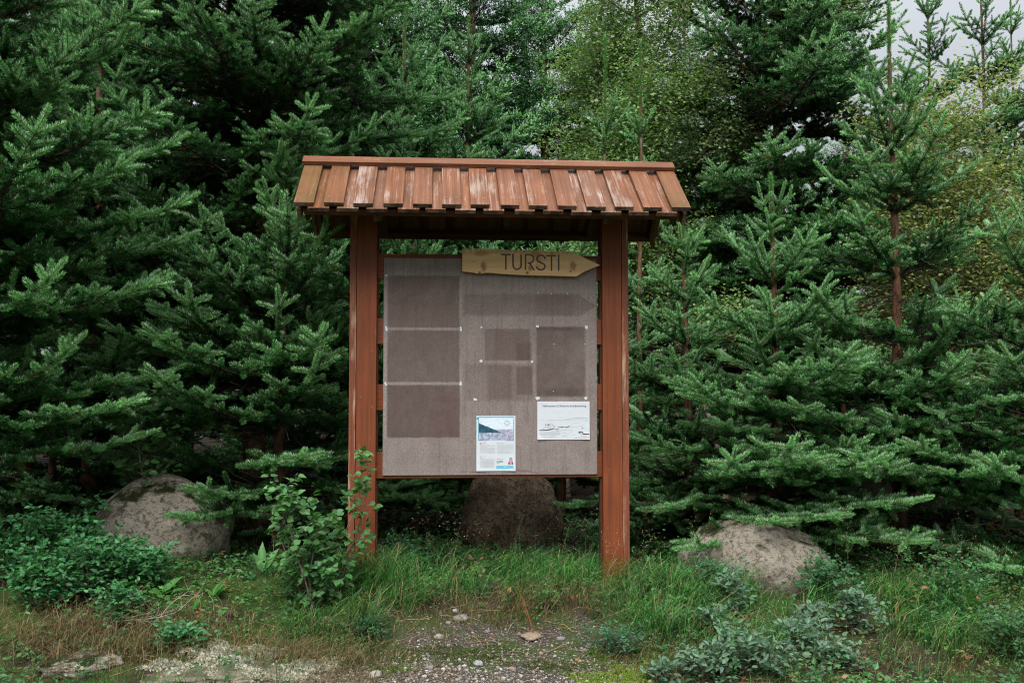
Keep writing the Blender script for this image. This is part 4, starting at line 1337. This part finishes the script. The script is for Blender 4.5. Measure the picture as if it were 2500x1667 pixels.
# ------------------------------------------------------------------ broadleaved trees, saplings and shrubs
def leaves(g, rng, P, D, size, aspect, base, var, fold=0.25, full=True, droop=0.0):
    """leaf blades at points P pointing along D"""
    n = len(P)
    D = norm(D + rng.normal(0, .25, (n, 3)) + np.array([0, 0, -droop]))
    up = norm(np.array([0, 0, 1.0]) + rng.normal(0, .45, (n, 3)) + np.array([0, -.35, 0]))
    S = norm(cross(D, up)); N = cross(S, D)
    L = (np.asarray(size) * rng.uniform(.65, 1.2, n))[:, None]; W = L * aspect * .5
    cv = base * (1 + rng.normal(0, var, (n, 1))) * (1 + rng.normal(0, var * .4, (n, 3)))
    cv = np.clip(cv, 0.004, 1)
    if full:
        a = P; m1 = P + D * L * .35 - N * L * .03; m2 = P + D * L * .70 - N * L * .05; t = P + D * L - N * L * .10
        l1 = P + D * L * .30 + S * W + N * W * fold; r1 = P + D * L * .30 - S * W + N * W * fold
        l2 = P + D * L * .66 + S * W * .80 + N * W * fold * .6; r2 = P + D * L * .66 - S * W * .80 + N * W * fold * .6
        V = np.stack([a, m1, m2, t, l1, l2, r1, r2], 1).reshape(-1, 3)
        b = (np.arange(n) * 8)[:, None]
        F = np.concatenate([b + np.array(x) for x in ((0, 1, 4), (4, 1, 5), (1, 2, 5), (5, 2, 3), (0, 6, 1), (6, 7, 1), (1, 7, 2), (7, 3, 2))])
        C = np.repeat(cv, 8, axis=0)
    else:
        l1 = P + D * L * .42 + S * W + N * W * fold; r1 = P + D * L * .42 - S * W + N * W * fold
        V = np.stack([P, l1, P + D * L, r1], 1).reshape(-1, 3)
        b = (np.arange(n) * 4)[:, None]
        F = np.concatenate([b + np.array(x) for x in ((0, 2, 1), (0, 3, 2))])
        C = np.repeat(cv, 4, axis=0)
    g.add(V, F, C, 0)


def broadleaf(name, X, Y, H, spread, label, cat, seed, leaf, aspect, base, n_stem, n_leaf, full, group=None, trunk_r=0.03, start=0.25, bark='birch_bark', var=.2, droop=.2, stem_name='trunk', crown_name='crown', z=None, up=.75, levels=2, warm=None, airy=0.0):
    rng = np.random.default_rng(seed)
    root = empty(name, (X, Y, gz(X, Y) if z is None else z))
    tag(root, label, cat, group)
    gs, tips = Geo(), []

    def limb(p, d, L, r, lev):
        steps = 6 if lev or levels < 2 else 13
        pts = [np.array(p, float)]
        d = norm(np.array(d, float))
        for s in range(steps):
            d = norm(d + rng.normal(0, .13, 3) + np.array([0, 0, .05 if lev else .10]))
            pts.append(pts[-1] + d * L / steps)
        rr = np.linspace(r, r * .3, steps + 1)
        tube(gs, pts, rr, 6 if lev == 0 else 4, (.12, .085, .06), 0)
        for i in range(1, steps + 1):
            fr = i / steps
            if lev < levels:
                if fr >= start or lev:
                    for _ in range((3 if levels > 1 else 2) if lev == 0 else 2):
                        a = rng.uniform(0, 6.28)
                        dd = norm(d * up * .8 + np.array([math.cos(a), math.sin(a), rng.uniform(.0, .5)]))
                        limb(pts[i], dd, (spread if lev == 0 else spread * .58) * rng.uniform(.6, 1.1) * (1.15 - .65 * fr), rr[i] * .5, lev + 1)
            if lev >= 1 or levels == 0:
                tips.append((pts[i - 1], pts[i]))

    for s in range(n_stem):
        a = rng.uniform(0, 6.28); sp = 0.0 if n_stem == 1 else rng.uniform(.15, .65)
        limb((rng.normal(0, .02 * (n_stem > 1)), rng.normal(0, .02 * (n_stem > 1)), -.03), (math.cos(a) * sp, math.sin(a) * sp, 1), H * rng.uniform(.8, 1.05) * (1 if n_stem == 1 else rng.uniform(.6, 1)), trunk_r, 0)
    gs.build(stem_name, M[bark], root, True)
    A = np.array([t[0] for t in tips]); B = np.array([t[1] for t in tips])
    k = rng.integers(0, len(A), n_leaf); t = rng.uniform(0, 1, n_leaf)[:, None]
    P = A[k] + (B[k] - A[k]) * t
    D = norm(B[k] - A[k]); az = rng.uniform(0, 6.28, n_leaf)
    D = norm(D * .5 + np.stack([np.cos(az), np.sin(az), rng.uniform(-.4, .5, n_leaf)], -1))
    P = P + D * leaf * .25
    if airy:
        P = P + rng.normal(0, airy, P.shape)
    bs = np.tile(np.array(base), (n_leaf, 1))
    if warm is not None:
        f = np.clip(rng.normal(warm[1], .3, (n_leaf, 1)), 0, 1)
        bs = bs * (1 - f) + np.array(warm[0]) * f
    g = Geo()
    leaves(g, rng, P, D, leaf, aspect, bs, var, .25, full, droop)
    g.build(crown_name, M['leaf'], root)
    return root


BIRCH = (0.205, 0.315, 0.150)
GB = 'birches behind the shelter'
broadleaf('birch_tree', X_of(1610, 10.2), 10.2, 6.6, 1.15, 'birch with small olive leaves above the right half of the roof', 'birch', 301, .036, .80, BIRCH, 1, 38000, False, GB, .045, .42, warm=((.29, .31, .13), .15), airy=.085)
broadleaf('birch_tree', X_of(1430, 10.6), 10.6, 6.2, 1.1, 'birch at the back, left of the olive-leaved one', 'birch', 306, .036, .80, BIRCH, 1, 34000, False, GB, .04, .42, warm=((.31, .32, .12), .15), airy=.085)
broadleaf('birch_tree', X_of(1385, 9.2), 9.2, 4.0, 0.85, 'lower birch just behind the roof ridge', 'birch', 302, .036, .8, (.19, .30, .11), 1, 18000, False, GB, .03, .35, airy=.085)
broadleaf('birch_tree', X_of(1770, 9.0), 9.0, 5.0, 0.95, 'birch between the roof and the big right spruce', 'birch', 303, .036, .8, (.19, .29, .10), 1, 24000, False, GB, .03, .3, airy=.085)
broadleaf('birch_tree', X_of(2450, 8.4), 8.4, 4.1, 1.2, 'yellowing broadleaved bush at the right edge behind the spruces', 'birch', 304, .036, .72, (.22, .29, .095), 2, 28000, False, GB, .025, .25, warm=((.30, .27, .11), .25), airy=.085)
broadleaf('birch_tree', X_of(2290, 9.0), 9.0, 3.7, 1.0, 'yellow-green broadleaved bush behind the young spruce leader', 'birch', 305, .036, .72, (.21, .27, .09), 2, 20000, False, GB, .025, .25, warm=((.29, .29, .10), .25), airy=.085)

# birch sapling in front of the left post, another in the dark by the left boulder
broadleaf('birch_sapling', X_of(770, 4.95), 4.95, .85, .26, 'leafy birch sapling growing in front of the left post', 'sapling', 311, .040, .84, (.095, .235, .078), 9, 1250, True, 'birch saplings', .005, .05, droop=.35, levels=1)
broadleaf('birch_sapling', X_of(410, 6.1), 6.1, 1.25, .36, 'dark green birch sapling in the shade above the left boulder', 'sapling', 312, .052, .84, (.07, .20, .055), 3, 700, True, 'birch saplings', .006, .35, droop=.35)

# bilberry and willow shrubs
def shrub(px, py, Y, H, spread, label, seed, leaf, asp, base, n, group, cat='shrub', name='leafy_shrub', warm=None, n_stem=9):
    p = at(px, py, Y)
    return broadleaf(name, p.x, Y, H, spread * 1.35, label, cat, seed, leaf, asp, base, n_stem + 4, int(n * 1.5), True, group, .003, .15, 'twig', .2, .0, 'stems', 'foliage', None, .5, 1, warm)


BIL = (.065, .225, .080)
G1 = 'green shrubs at the front left'
shrub(60, 1380, 5.15, .42, .17, 'green bilberry shrub at the left edge, the tallest on that side', 321, .031, .60, BIL, 1500, G1)
shrub(185, 1360, 5.25, .40, .15, 'upright green shrub standing beside the left boulder', 322, .031, .60, BIL, 1100, G1)
shrub(100, 1500, 4.85, .30, .17, 'green shrub low at the left edge, in front of the tallest', 323, .031, .60, BIL, 1300, G1)
shrub(240, 1470, 4.95, .34, .18, 'broad green shrub in front of the left boulder, left part', 324, .031, .60, BIL, 1500, G1)
shrub(340, 1450, 5.05, .28, .18, 'broad green shrub in front of the left boulder, right part', 325, .031, .60, BIL, 1200, G1)
shrub(290, 1540, 4.72, .20, .13, 'small green shrub below the broad ones', 326, .024, .62, BIL, 600, G1)
shrub(430, 1580, 4.55, .13, .12, 'small green shrub at the upper edge of the lichen slab', 327, .031, .60, BIL, 330, G1)
G2 = 'blue-grey shrubs at the front right'
WIL = (.110, .200, .125)
for k_, (px, py, Y, H, sp, n, lb) in enumerate((
    (1720, 1655, 4.40, .14, .12, 330, 'blue-grey willow sprigs at the bottom edge, nearest the gravel'),
    (1810, 1625, 4.48, .20, .14, 480, 'blue-grey willow shrub at the bottom edge, second from the gravel'),
    (1895, 1640, 4.44, .15, .13, 380, 'blue-grey willow shrub at the bottom edge, third from the gravel'),
    (1960, 1585, 4.62, .20, .13, 420, 'blue-grey willow shrub in the middle of the willow patch'),
    (2060, 1600, 4.56, .12, .10, 260, 'low blue-grey willow sprigs right of the willow patch'),
    (2090, 1505, 4.88, .27, .12, 430, 'tallest blue-grey willow shrub, farthest right'),
    (1990, 1525, 4.84, .18, .10, 260, 'blue-grey willow sprigs left of the tallest one'),
    (1800, 1490, 5.02, .27, .10, 330, 'upright blue-grey willow shrub in front of the right boulder'),
    (1740, 1540, 4.80, .16, .10, 260, 'blue-grey willow sprigs below the right boulder'),
    (1620, 1660, 4.40, .11, .08, 150, 'small blue-grey sprigs at the right end of the bright moss'))):
    shrub(px, py, Y, H, sp, lb, 331 + k_ * 3, .034, .48, WIL, n, G2, n_stem=5)
G3 = 'low green shrubs in the grass'
shrub(2010, 1420, 5.3, .26, .16, 'green shrub at the right end of the right boulder', 341, .024, .6, (.05, .17, .06), 800, G3)
shrub(1730, 1440, 5.3, .20, .12, 'green shrub against the left foot of the right boulder', 342, .022, .6, (.05, .18, .065), 500, G3)
shrub(985, 1340, 5.75, .28, .14, 'small-leaved green shrub behind the left post under the panel', 343, .020, .6, (.045, .16, .06), 800, G3)
shrub(2330, 1480, 5.2, .26, .2, 'green shrub in the grass at the far right', 344, .024, .6, (.06, .18, .06), 900, G3)
shrub(2470, 1560, 4.7, .24, .2, 'green shrub at the right edge low down', 345, .024, .6, (.06, .17, .055), 900, G3)
shrub(900, 1540, 4.75, .12, .12, 'dark small-leaved mat left of the gravel', 346, .014, .6, (.035, .12, .04), 900, G3)
shrub(1500, 1560, 4.65, .14, .14, 'juniper-like green sprig at the right edge of the gravel', 347, .020, .3, (.06, .20, .10), 700, G3)
shrub(1330, 1500, 5.05, .12, .1, 'light green herb clump in front of the panel, right of the middle', 348, .020, .5, (.08, .22, .05), 350, G3)
shrub(1040, 1470, 5.1, .13, .12, 'light green herb clump in front of the left post', 349, .020, .5, (.08, .22, .05), 350, G3)

# ------------------------------------------------------------------ grass, herbs, moss, gravel, litter
rngg = np.random.default_rng(77)


def blades(g, rng, X, Y, L, W, base, var, lean=.55, bias=(0, 0)):
    n = len(X)
    Z = ground_z(X, Y) - .006
    a = rng.uniform(0, 6.28, n)
    dr = np.stack([np.cos(a) + bias[0], np.sin(a) + bias[1], np.zeros(n)], -1)
    k = np.abs(rng.normal(lean, .28, n))[:, None]
    P0 = np.stack([X, Y, Z], -1)
    L = L[:, None]
    up = np.array([0, 0, 1.0])
    P1 = P0 + (up * .48 + dr * k * .16) * L
    P2 = P0 + (up * (.80 - .10 * k) + dr * k * .46) * L
    P3 = P0 + (up * (.98 - .42 * k) + dr * k * .92) * L
    sd_ = np.stack([-np.sin(a + .6), np.cos(a + .6), np.zeros(n)], -1)
    w = W[:, None]
    V = np.stack([P0 - sd_ * w, P0 + sd_ * w, P1 - sd_ * w * .9, P1 + sd_ * w * .9, P2 - sd_ * w * .6, P2 + sd_ * w * .6, P3], 1).reshape(-1, 3)
    b = (np.arange(n) * 7)[:, None]
    F = np.concatenate([b + np.array(x) for x in ((0, 1, 3), (0, 3, 2), (2, 3, 5), (2, 5, 4), (4, 5, 6))])
    c = np.clip(base * (1 + rng.normal(0, var, (n, 1))), .005, 1)
    g.add(V, F, np.repeat(c, 7, axis=0), 0)


def scatter(n, x0, x1, y0, y1, keep, rng):
    X = rng.uniform(x0, x1, n * 3); Y = rng.uniform(y0, y1, n * 3)
    ok = rng.uniform(0, 1, n * 3) < keep(X, Y)
    return X[ok][:n], Y[ok][:n]


def grass_keep(X, Y):
    k = (1 - gravel_mask(X, Y)) ** 2
    k = k * (.10 + .90 * (wob(X, Y, 3.1, 5.0) > .0))
    k = k * (1 - .85 * smooth(-1.15, -1.5, X) * (Y > 4.3) * (Y < 6))
    return k * (1 - smooth(6.2, 7.4, Y))


G_GREEN = np.array([.070, .225, .038]); G_DARK = np.array([.026, .100, .022]); G_STRAW = np.array([.30, .22, .11])


def build_grass():
    g = Geo()
    X, Y = scatter(15000, -2.4, 2.9, 3.95, 7.2, grass_keep, rngg)
    L = rngg.uniform(.04, .13, len(X)) * (.6 + .5 * np.clip(wob(X, Y, 4.0, 8.0) + .4, 0, 1.2)); W = rngg.uniform(.0008, .0018, len(X))
    mixv = rngg.uniform(0, 1, (len(X), 1))
    c = np.where(mixv < .08, G_STRAW * .7, np.where(mixv < .66, G_DARK, G_GREEN))
    blades(g, rngg, X, Y, L, W, c, .25, .95)
    # longer tufts
    tx = [(-.55, 5.05), (-.25, 5.25), (.05, 5.2), (.3, 5.3), (.55, 5.15), (.75, 5.2), (.95, 5.05), (1.2, 5.1), (.2, 5.5), (-.4, 5.6), (.0, 5.75), (.42, 5.65), (-1.0, 5.1), (-.7, 4.85), (1.5, 5.0), (1.9, 4.9), (2.2, 5.1), (.7, 4.8), (1.0, 4.6), (-.95, 4.75), (2.4, 4.7), (1.3, 4.7)]
    tx += list(zip(rngg.uniform(-1.2, 2.5, 26), rngg.uniform(4.75, 6.0, 26)))
    for (x, y) in tx:
        if gravel_mask(x, y) > .4: continue
        n = int(rngg.integers(90, 230))
        X = rngg.normal(x, .06, n); Y = rngg.normal(y, .05, n)
        L = rngg.uniform(.09, .27, n); W = rngg.uniform(.0010, .0022, n)
        col = np.where(rngg.uniform(0, 1, (n, 1)) < .08, G_STRAW, np.where(rngg.uniform(0, 1, (n, 1)) < .5, G_GREEN, G_DARK))
        blades(g, rngg, X, Y, L, W, col, .25, 1.2, (rngg.uniform(-.6, .6), -.2))
    o = g.build('grass', M['grass'])
    tag(o, 'green grass growing round the foot of the shelter', 'grass', None, 'stuff')
    # dry straw
    g = Geo()
    for (x, y, n, lx, ly, L0) in ((-1.75, 4.55, 500, .35, .10, .16), (1.1, 4.85, 110, .2, .10, .14), (2.0, 4.6, 200, .3, .15, .16), (-1.2, 4.62, 420, .3, .10, .12), (-1.9, 4.45, 500, .25, .10, .13), (.95, 4.55, 200, .2, .10, .12), (1.6, 4.6, 140, .3, .12, .12), (.6, 4.55, 260, .12, .12, .10), (-.7, 4.5, 320, .15, .12, .11), (-.05, 5.0, 230, .3, .06, .18), (.25, 5.08, 240, .2, .06, .22), (.75, 4.85, 160, .2, .12, .14), (-.95, 4.55, 420, .2, .06, .15), (-2.0, 4.6, 500, .28, .10, .17), (-.75, 4.25, 350, .2, .1, .1), (-1.55, 4.75, 300, .2, .06, .14), (.4, 4.95, 120, .2, .1, .14), (-.35, 4.85, 200, .25, .12, .16)):
        X = rngg.normal(x, lx, n); Y = rngg.normal(y, ly, n)
        blades(g, rngg, X, Y, rngg.uniform(.4, 1.15, n) * L0, rngg.uniform(.0007, .0015, n), np.tile(G_STRAW * .75, (n, 1)) * rngg.uniform(.5, 1.3, (n, 1)), .2, 1.15, (rngg.uniform(-.6, .6), -.6))
    o = g.build('dry_grass', M['grass'])
    tag(o, 'dry straw-coloured grass bent over in front of the shelter', 'grass', None, 'stuff')
    # flowering stalks with pale seed heads
    g = Geo()
    X, Y = scatter(110, -1.0, 2.6, 5.0, 6.0, grass_keep, rngg)
    L = rngg.uniform(.22, .48, len(X))
    blades(g, rngg, X, Y, L, np.full(len(X), .0007), np.tile(G_STRAW * .6, (len(X), 1)), .2, .35)
    Z = ground_z(X, Y)
    for x, y, z, l in zip(X, Y, Z, L):
        if rngg.random() < .7:
            n = 22
            P = np.stack([rngg.normal(x, .018, n), rngg.normal(y, .018, n), z + l * rngg.uniform(.72, 1.0, n)], -1)
            leaves(g, rngg, P, rngg.normal(0, 1, (n, 3)), .007, .4, np.tile(np.array([.40, .30, .20]), (n, 1)), .3, .1, False)
    o = g.build('seed_heads', M['grass'])
    tag(o, 'pale seed heads on thin grass stalks under the panel', 'grass', None, 'stuff')


def build_cover():
    """small herb leaves and moss tufts close to the ground"""
    g = Geo()
    keep = lambda X, Y: (1 - .9 * ((X > -1.75) & (X < -.8) & (Y < 4.66))) * (1 - gravel_mask(X, Y)) * (wob(X, Y, 2.3, 9.0) > -.35) * (1 - .75 * smooth(6.0, 8.4, Y)) * .9
    X, Y = scatter(15000, -2.6, 3.8, 3.95, 8.6, keep, rngg)
    hgt = np.abs(rngg.normal(0, .035, len(X))) * (1 + 2.2 * np.clip(wob(X, Y, 2.9, 4.0) + .2, 0, 1)) + .006
    siz = np.clip(rngg.normal(.020, .006, len(X)) + .012 * (wob(X, Y, 3.7, 1.0) > .45), .009, .04)
    t = rngg.uniform(0, 1, len(X))
    tone = wob(X, Y, 1.9, 3.0)
    c0 = np.where((t < .05)[:, None], np.array([.24, .13, .05]), np.where((tone > .15)[:, None], np.array([.075, .21, .055]), np.where((tone > -.3)[:, None], np.array([.05, .155, .05]), np.array([.10, .17, .045]))))
    for k in range(5):                                     # every herb carries a small whorl of leaves
        a = rngg.uniform(0, 6.28, len(X)) + k * 1.26
        D = np.stack([np.cos(a), np.sin(a), rngg.uniform(-.1, .6, len(X))], -1)
        P = np.stack([X, Y, ground_z(X, Y) + hgt * rngg.uniform(.55, 1.1, len(X))], -1) + D * siz[:, None] * .15
        L_ = siz
        leaves(g, rngg, P, D, L_, .55, c0, .2, .2, False)
    o = g.build('ground_cover', M['leaf'])
    tag(o, 'low green herbs and leaves covering the ground', 'ground cover', None, 'stuff')
    # moss: bright cushion at the right edge of the gravel, duller ones elsewhere
    g = Geo()
    for (px, py, Y_, rx, ry, n, col) in ((1150, 1590, 4.6, .22, .09, 2500, (.06, .08, .015)), (1350, 1620, 4.5, .16, .07, 1800, (.07, .09, .018)), (1550, 1640, 4.42, .24, .14, 9000, (.16, .24, .02)), (1490, 1590, 4.6, .10, .08, 1500, (.10, .15, .02)), (900, 1590, 4.6, .25, .12, 4000, (.05, .09, .015)), (1230, 1500, 4.95, .30, .10, 3000, (.09, .12, .02)), (300, 1590, 4.5, .18, .06, 3500, (.06, .06, .012)), (950, 1640, 4.45, .10, .06, 1200, (.09, .15, .02)), (1760, 1585, 4.6, .25, .10, 2500, (.06, .11, .02))):
        c = at(px, py, Y_)
        r = np.sqrt(rngg.uniform(0, 1, n)); a = rngg.uniform(0, 6.28, n)
        w = 1 + .35 * np.sin(a * 3 + px) + .2 * np.sin(a * 7)
        X = c.x + r * np.cos(a) * rx * w; Y = Y_ + r * np.sin(a) * ry * w
        P = np.stack([X, Y, ground_z(X, Y) + (1 - r) * .014 * rngg.uniform(.3, 1, n)], -1)
        D = np.stack([rngg.normal(0, .6, n), rngg.normal(0, .6, n), np.ones(n)], -1)
        leaves(g, rngg, P, D, .010, .35, np.tile(np.array(col), (n, 1)), .3, .1, False)
    o = g.build('moss', M['leaf'])
    tag(o, 'bright and dull green moss cushions round the gravel', 'moss', None, 'stuff')


def build_lichen():
    """crusty pale lichen crumbs over the slab and the bare soil beside it"""
    g = Geo()
    for (px, py, Y_, rx, ry, n, h) in ((530, 1640, 4.42, .24, .14, 15000, .050), (690, 1650, 4.42, .18, .08, 4500, .014), (620, 1590, 4.58, .14, .06, 3500, .02), (790, 1610, 4.52, .09, .05, 1500, .008), (420, 1655, 4.40, .10, .06, 2500, .02)):
        c = at(px, py, Y_)
        r = np.sqrt(rngg.uniform(0, 1, n)); a = rngg.uniform(0, 6.28, n)
        w = 1 + .4 * np.sin(a * 3 + px) + .25 * np.sin(a * 8 + 1)
        X = c.x + r * np.cos(a) * rx * w; Y = Y_ + r * np.sin(a) * ry * w
        ok = wob(X, Y, 14.0, 2.0) > -.35
        X, Y, r = X[ok], Y[ok], r[ok]; n = len(X)
        P = np.stack([X, Y, ground_z(X, Y) + np.clip(1 - r, 0, 1) * h + .008 * wob(X, Y, 30.0, 1.0) + rngg.uniform(0, .006, n)], -1)
        leaves(g, rngg, P, rngg.normal(0, 1, (n, 3)) + np.array([0, 0, .6]), .013, .75, np.tile(np.array([.52, .51, .41]), (n, 1)) * rngg.uniform(.55, 1.1, (n, 1)), .15, .3, False)
    tag(g.build('lichen', M['grass']), 'crusty pale yellow lichen on the ground at the front left', 'lichen', None, 'stuff')


build_lichen()


def build_gravel():
    g = Geo()
    bm = bmesh.new(); bmesh.ops.create_icosphere(bm, subdivisions=1, radius=1.0)
    bv = np.array([v.co[:] for v in bm.verts]); bf = np.array([[v.index for v in f.verts] for f in bm.faces]); bm.free()
    X, Y = scatter(15000, -1.6, 1.5, 3.95, 5.15, lambda X, Y: gravel_mask(X, Y) * (.25 + .75 * smooth(4.9, 4.4, Y)), rngg)
    n = len(X)
    S = np.minimum(rngg.gamma(1.7, .0016, n) + .0014, .013)
    Z = ground_z(X, Y) + S * .25
    pal = np.array([[.26, .245, .23], [.36, .34, .31], [.18, .155, .13], [.30, .24, .18], [.50, .47, .43], [.11, .095, .08], [.24, .18, .13], [.20, .17, .14]])
    for i in range(n):
        sc_ = S[i] * rngg.uniform(.6, 1.25, 3) * np.array([1, 1, .7])
        a = rngg.uniform(0, 6.28); ca, sa = math.cos(a), math.sin(a)
        v = bv * (1 + rngg.uniform(-.22, .22, (len(bv), 1))) * sc_
        v = v @ np.array([[ca, sa, 0], [-sa, ca, 0], [0, 0, 1]]) + np.array([X[i], Y[i], Z[i]])
        g.add(v, bf, pal[rngg.integers(0, len(pal))] * rngg.uniform(.35, .95))
    o = g.build('gravel', M['pebble'])
    tag(o, 'grey and white gravel in front of the shelter', 'gravel', None, 'stuff')
    # dry grass stems, needles and twigs lying on the gravel and soil
    g = Geo()
    X, Y = scatter(380, -1.7, 1.7, 4.0, 5.3, lambda X, Y: np.full(len(X), .8), rngg)
    for x, y in zip(X, Y):
        a = rngg.normal(0, .9) + (math.pi if rngg.random() < .5 else 0); l = rngg.uniform(.03, .20)
        pts = []
        for s in range(4):
            xx = x + math.cos(a) * l * s / 3; yy = y + math.sin(a) * l * s / 3 * .7
            pts.append((xx, yy, gz(xx, yy) + .004 + .008 * rngg.random()))
            a += rngg.normal(0, .15)
        tube(g, pts, .0009 if l < .15 else .0013, 3, np.array([.30, .21, .12]) * rngg.uniform(.4, 1.2))
    o = g.build('plant_litter', M['twig'])
    tag(o, 'dry stems and bits of plant litter lying on the ground', 'litter', None, 'stuff')


def weed(px, py, Y, n, L, label, seed, up=.5):
    """rosette of long plain leaves"""
    r_ = np.random.default_rng(seed)
    p = at(px, py, Y)
    root = empty('broad_leaf_weed', (p.x, Y, gz(p.x, Y)))
    tag(root, label, 'weed', 'broad-leaved weeds in the grass')
    for k in range(n):
        g = Geo()
        a = r_.uniform(0, 6.28)
        leaves(g, r_, np.zeros((1, 3)), np.array([[math.cos(a), math.sin(a), up * r_.uniform(.6, 1.6)]]), L, .30, np.array([[.085, .25, .055]]) * r_.uniform(.8, 1.2), .1, .25, True)
        lf = g.build('leaf', M['leaf'], root, True)
        lf.location = (0, 0, .03)


for k_, a_ in enumerate(((395, 1478, 4.95, 5, .13, 'broad-leaved weed lying in the grass right of the green shrubs'), (470, 1512, 4.82, 4, .11, 'broad-leaved weed just above the lichen, the lowest of three'),
                         (520, 1470, 5.0, 6, .12, 'broad-leaved weed between the left boulder and the birch sapling'), (640, 1400, 5.3, 4, .16, 'upright broad-leaved weed at the right foot of the left boulder', 1.4),
                         (2370, 1490, 5.1, 5, .16, 'upright broad-leaved weed in the herbs at the far right', 1.3), (2290, 1560, 4.8, 5, .11, 'broad-leaved weed right of the willow patch'), (1480, 1480, 5.1, 5, .10, 'broad-leaved weed in front of the right post'))):
    weed(*a_[:6], 700 + k_, *(a_[6:] or ()))

build_grass()
build_cover()
build_gravel()


def single_stalk(name, pts, r, col, label, cat):
    g = Geo(); tube(g, pts, r, 5, col)
    o = g.build(name, M['twig'], None, True)
    return tag(o, label, cat)


a, b = at(1262, 1428, 4.85), at(1306, 1525, 4.80)
b.z = gz(b.x, b.y) - .01
single_stalk('dry_stalk', [b, (a + b) / 2 + Vector((.004, 0, .004)), a], [.0032, .0028, .0018], (.24, .06, .025), 'single reddish dry stalk leaning in front of the panel', 'stalk')
# bleached dead twig by the left shrubs
g = Geo()
rt = np.random.default_rng(9)
p0 = np.array(at(250, 1560, 4.68)); p0[2] = gz(p0[0], p0[1]) + .03


def fork(p, d, L, r, lev):
    pts = [p]
    for s in range(5):
        d = norm(d + rt.normal(0, .18, 3) * np.array([1, 1, .5])); pts.append(pts[-1] + d * L / 5)
    tube(g, pts, np.linspace(r, r * .45, 6), 4, np.array([.33, .27, .22]) * rt.uniform(.8, 1.1))
    if lev < 2:
        for i in (1, 2, 3, 4, 5):
            if rt.random() < .85:
                fork(pts[i], norm(d + np.array([rt.normal(0, .5), rt.normal(0, .4), rt.normal(0, .35)])), L * .5, r * .6, lev + 1)


fork(p0, np.array([1, -.1, .25]), .34, .0035, 0)
tag(g.build('dead_twig', M['twig'], None, True), 'bleached forked dead twig lying below the green shrubs on the left', 'twig')
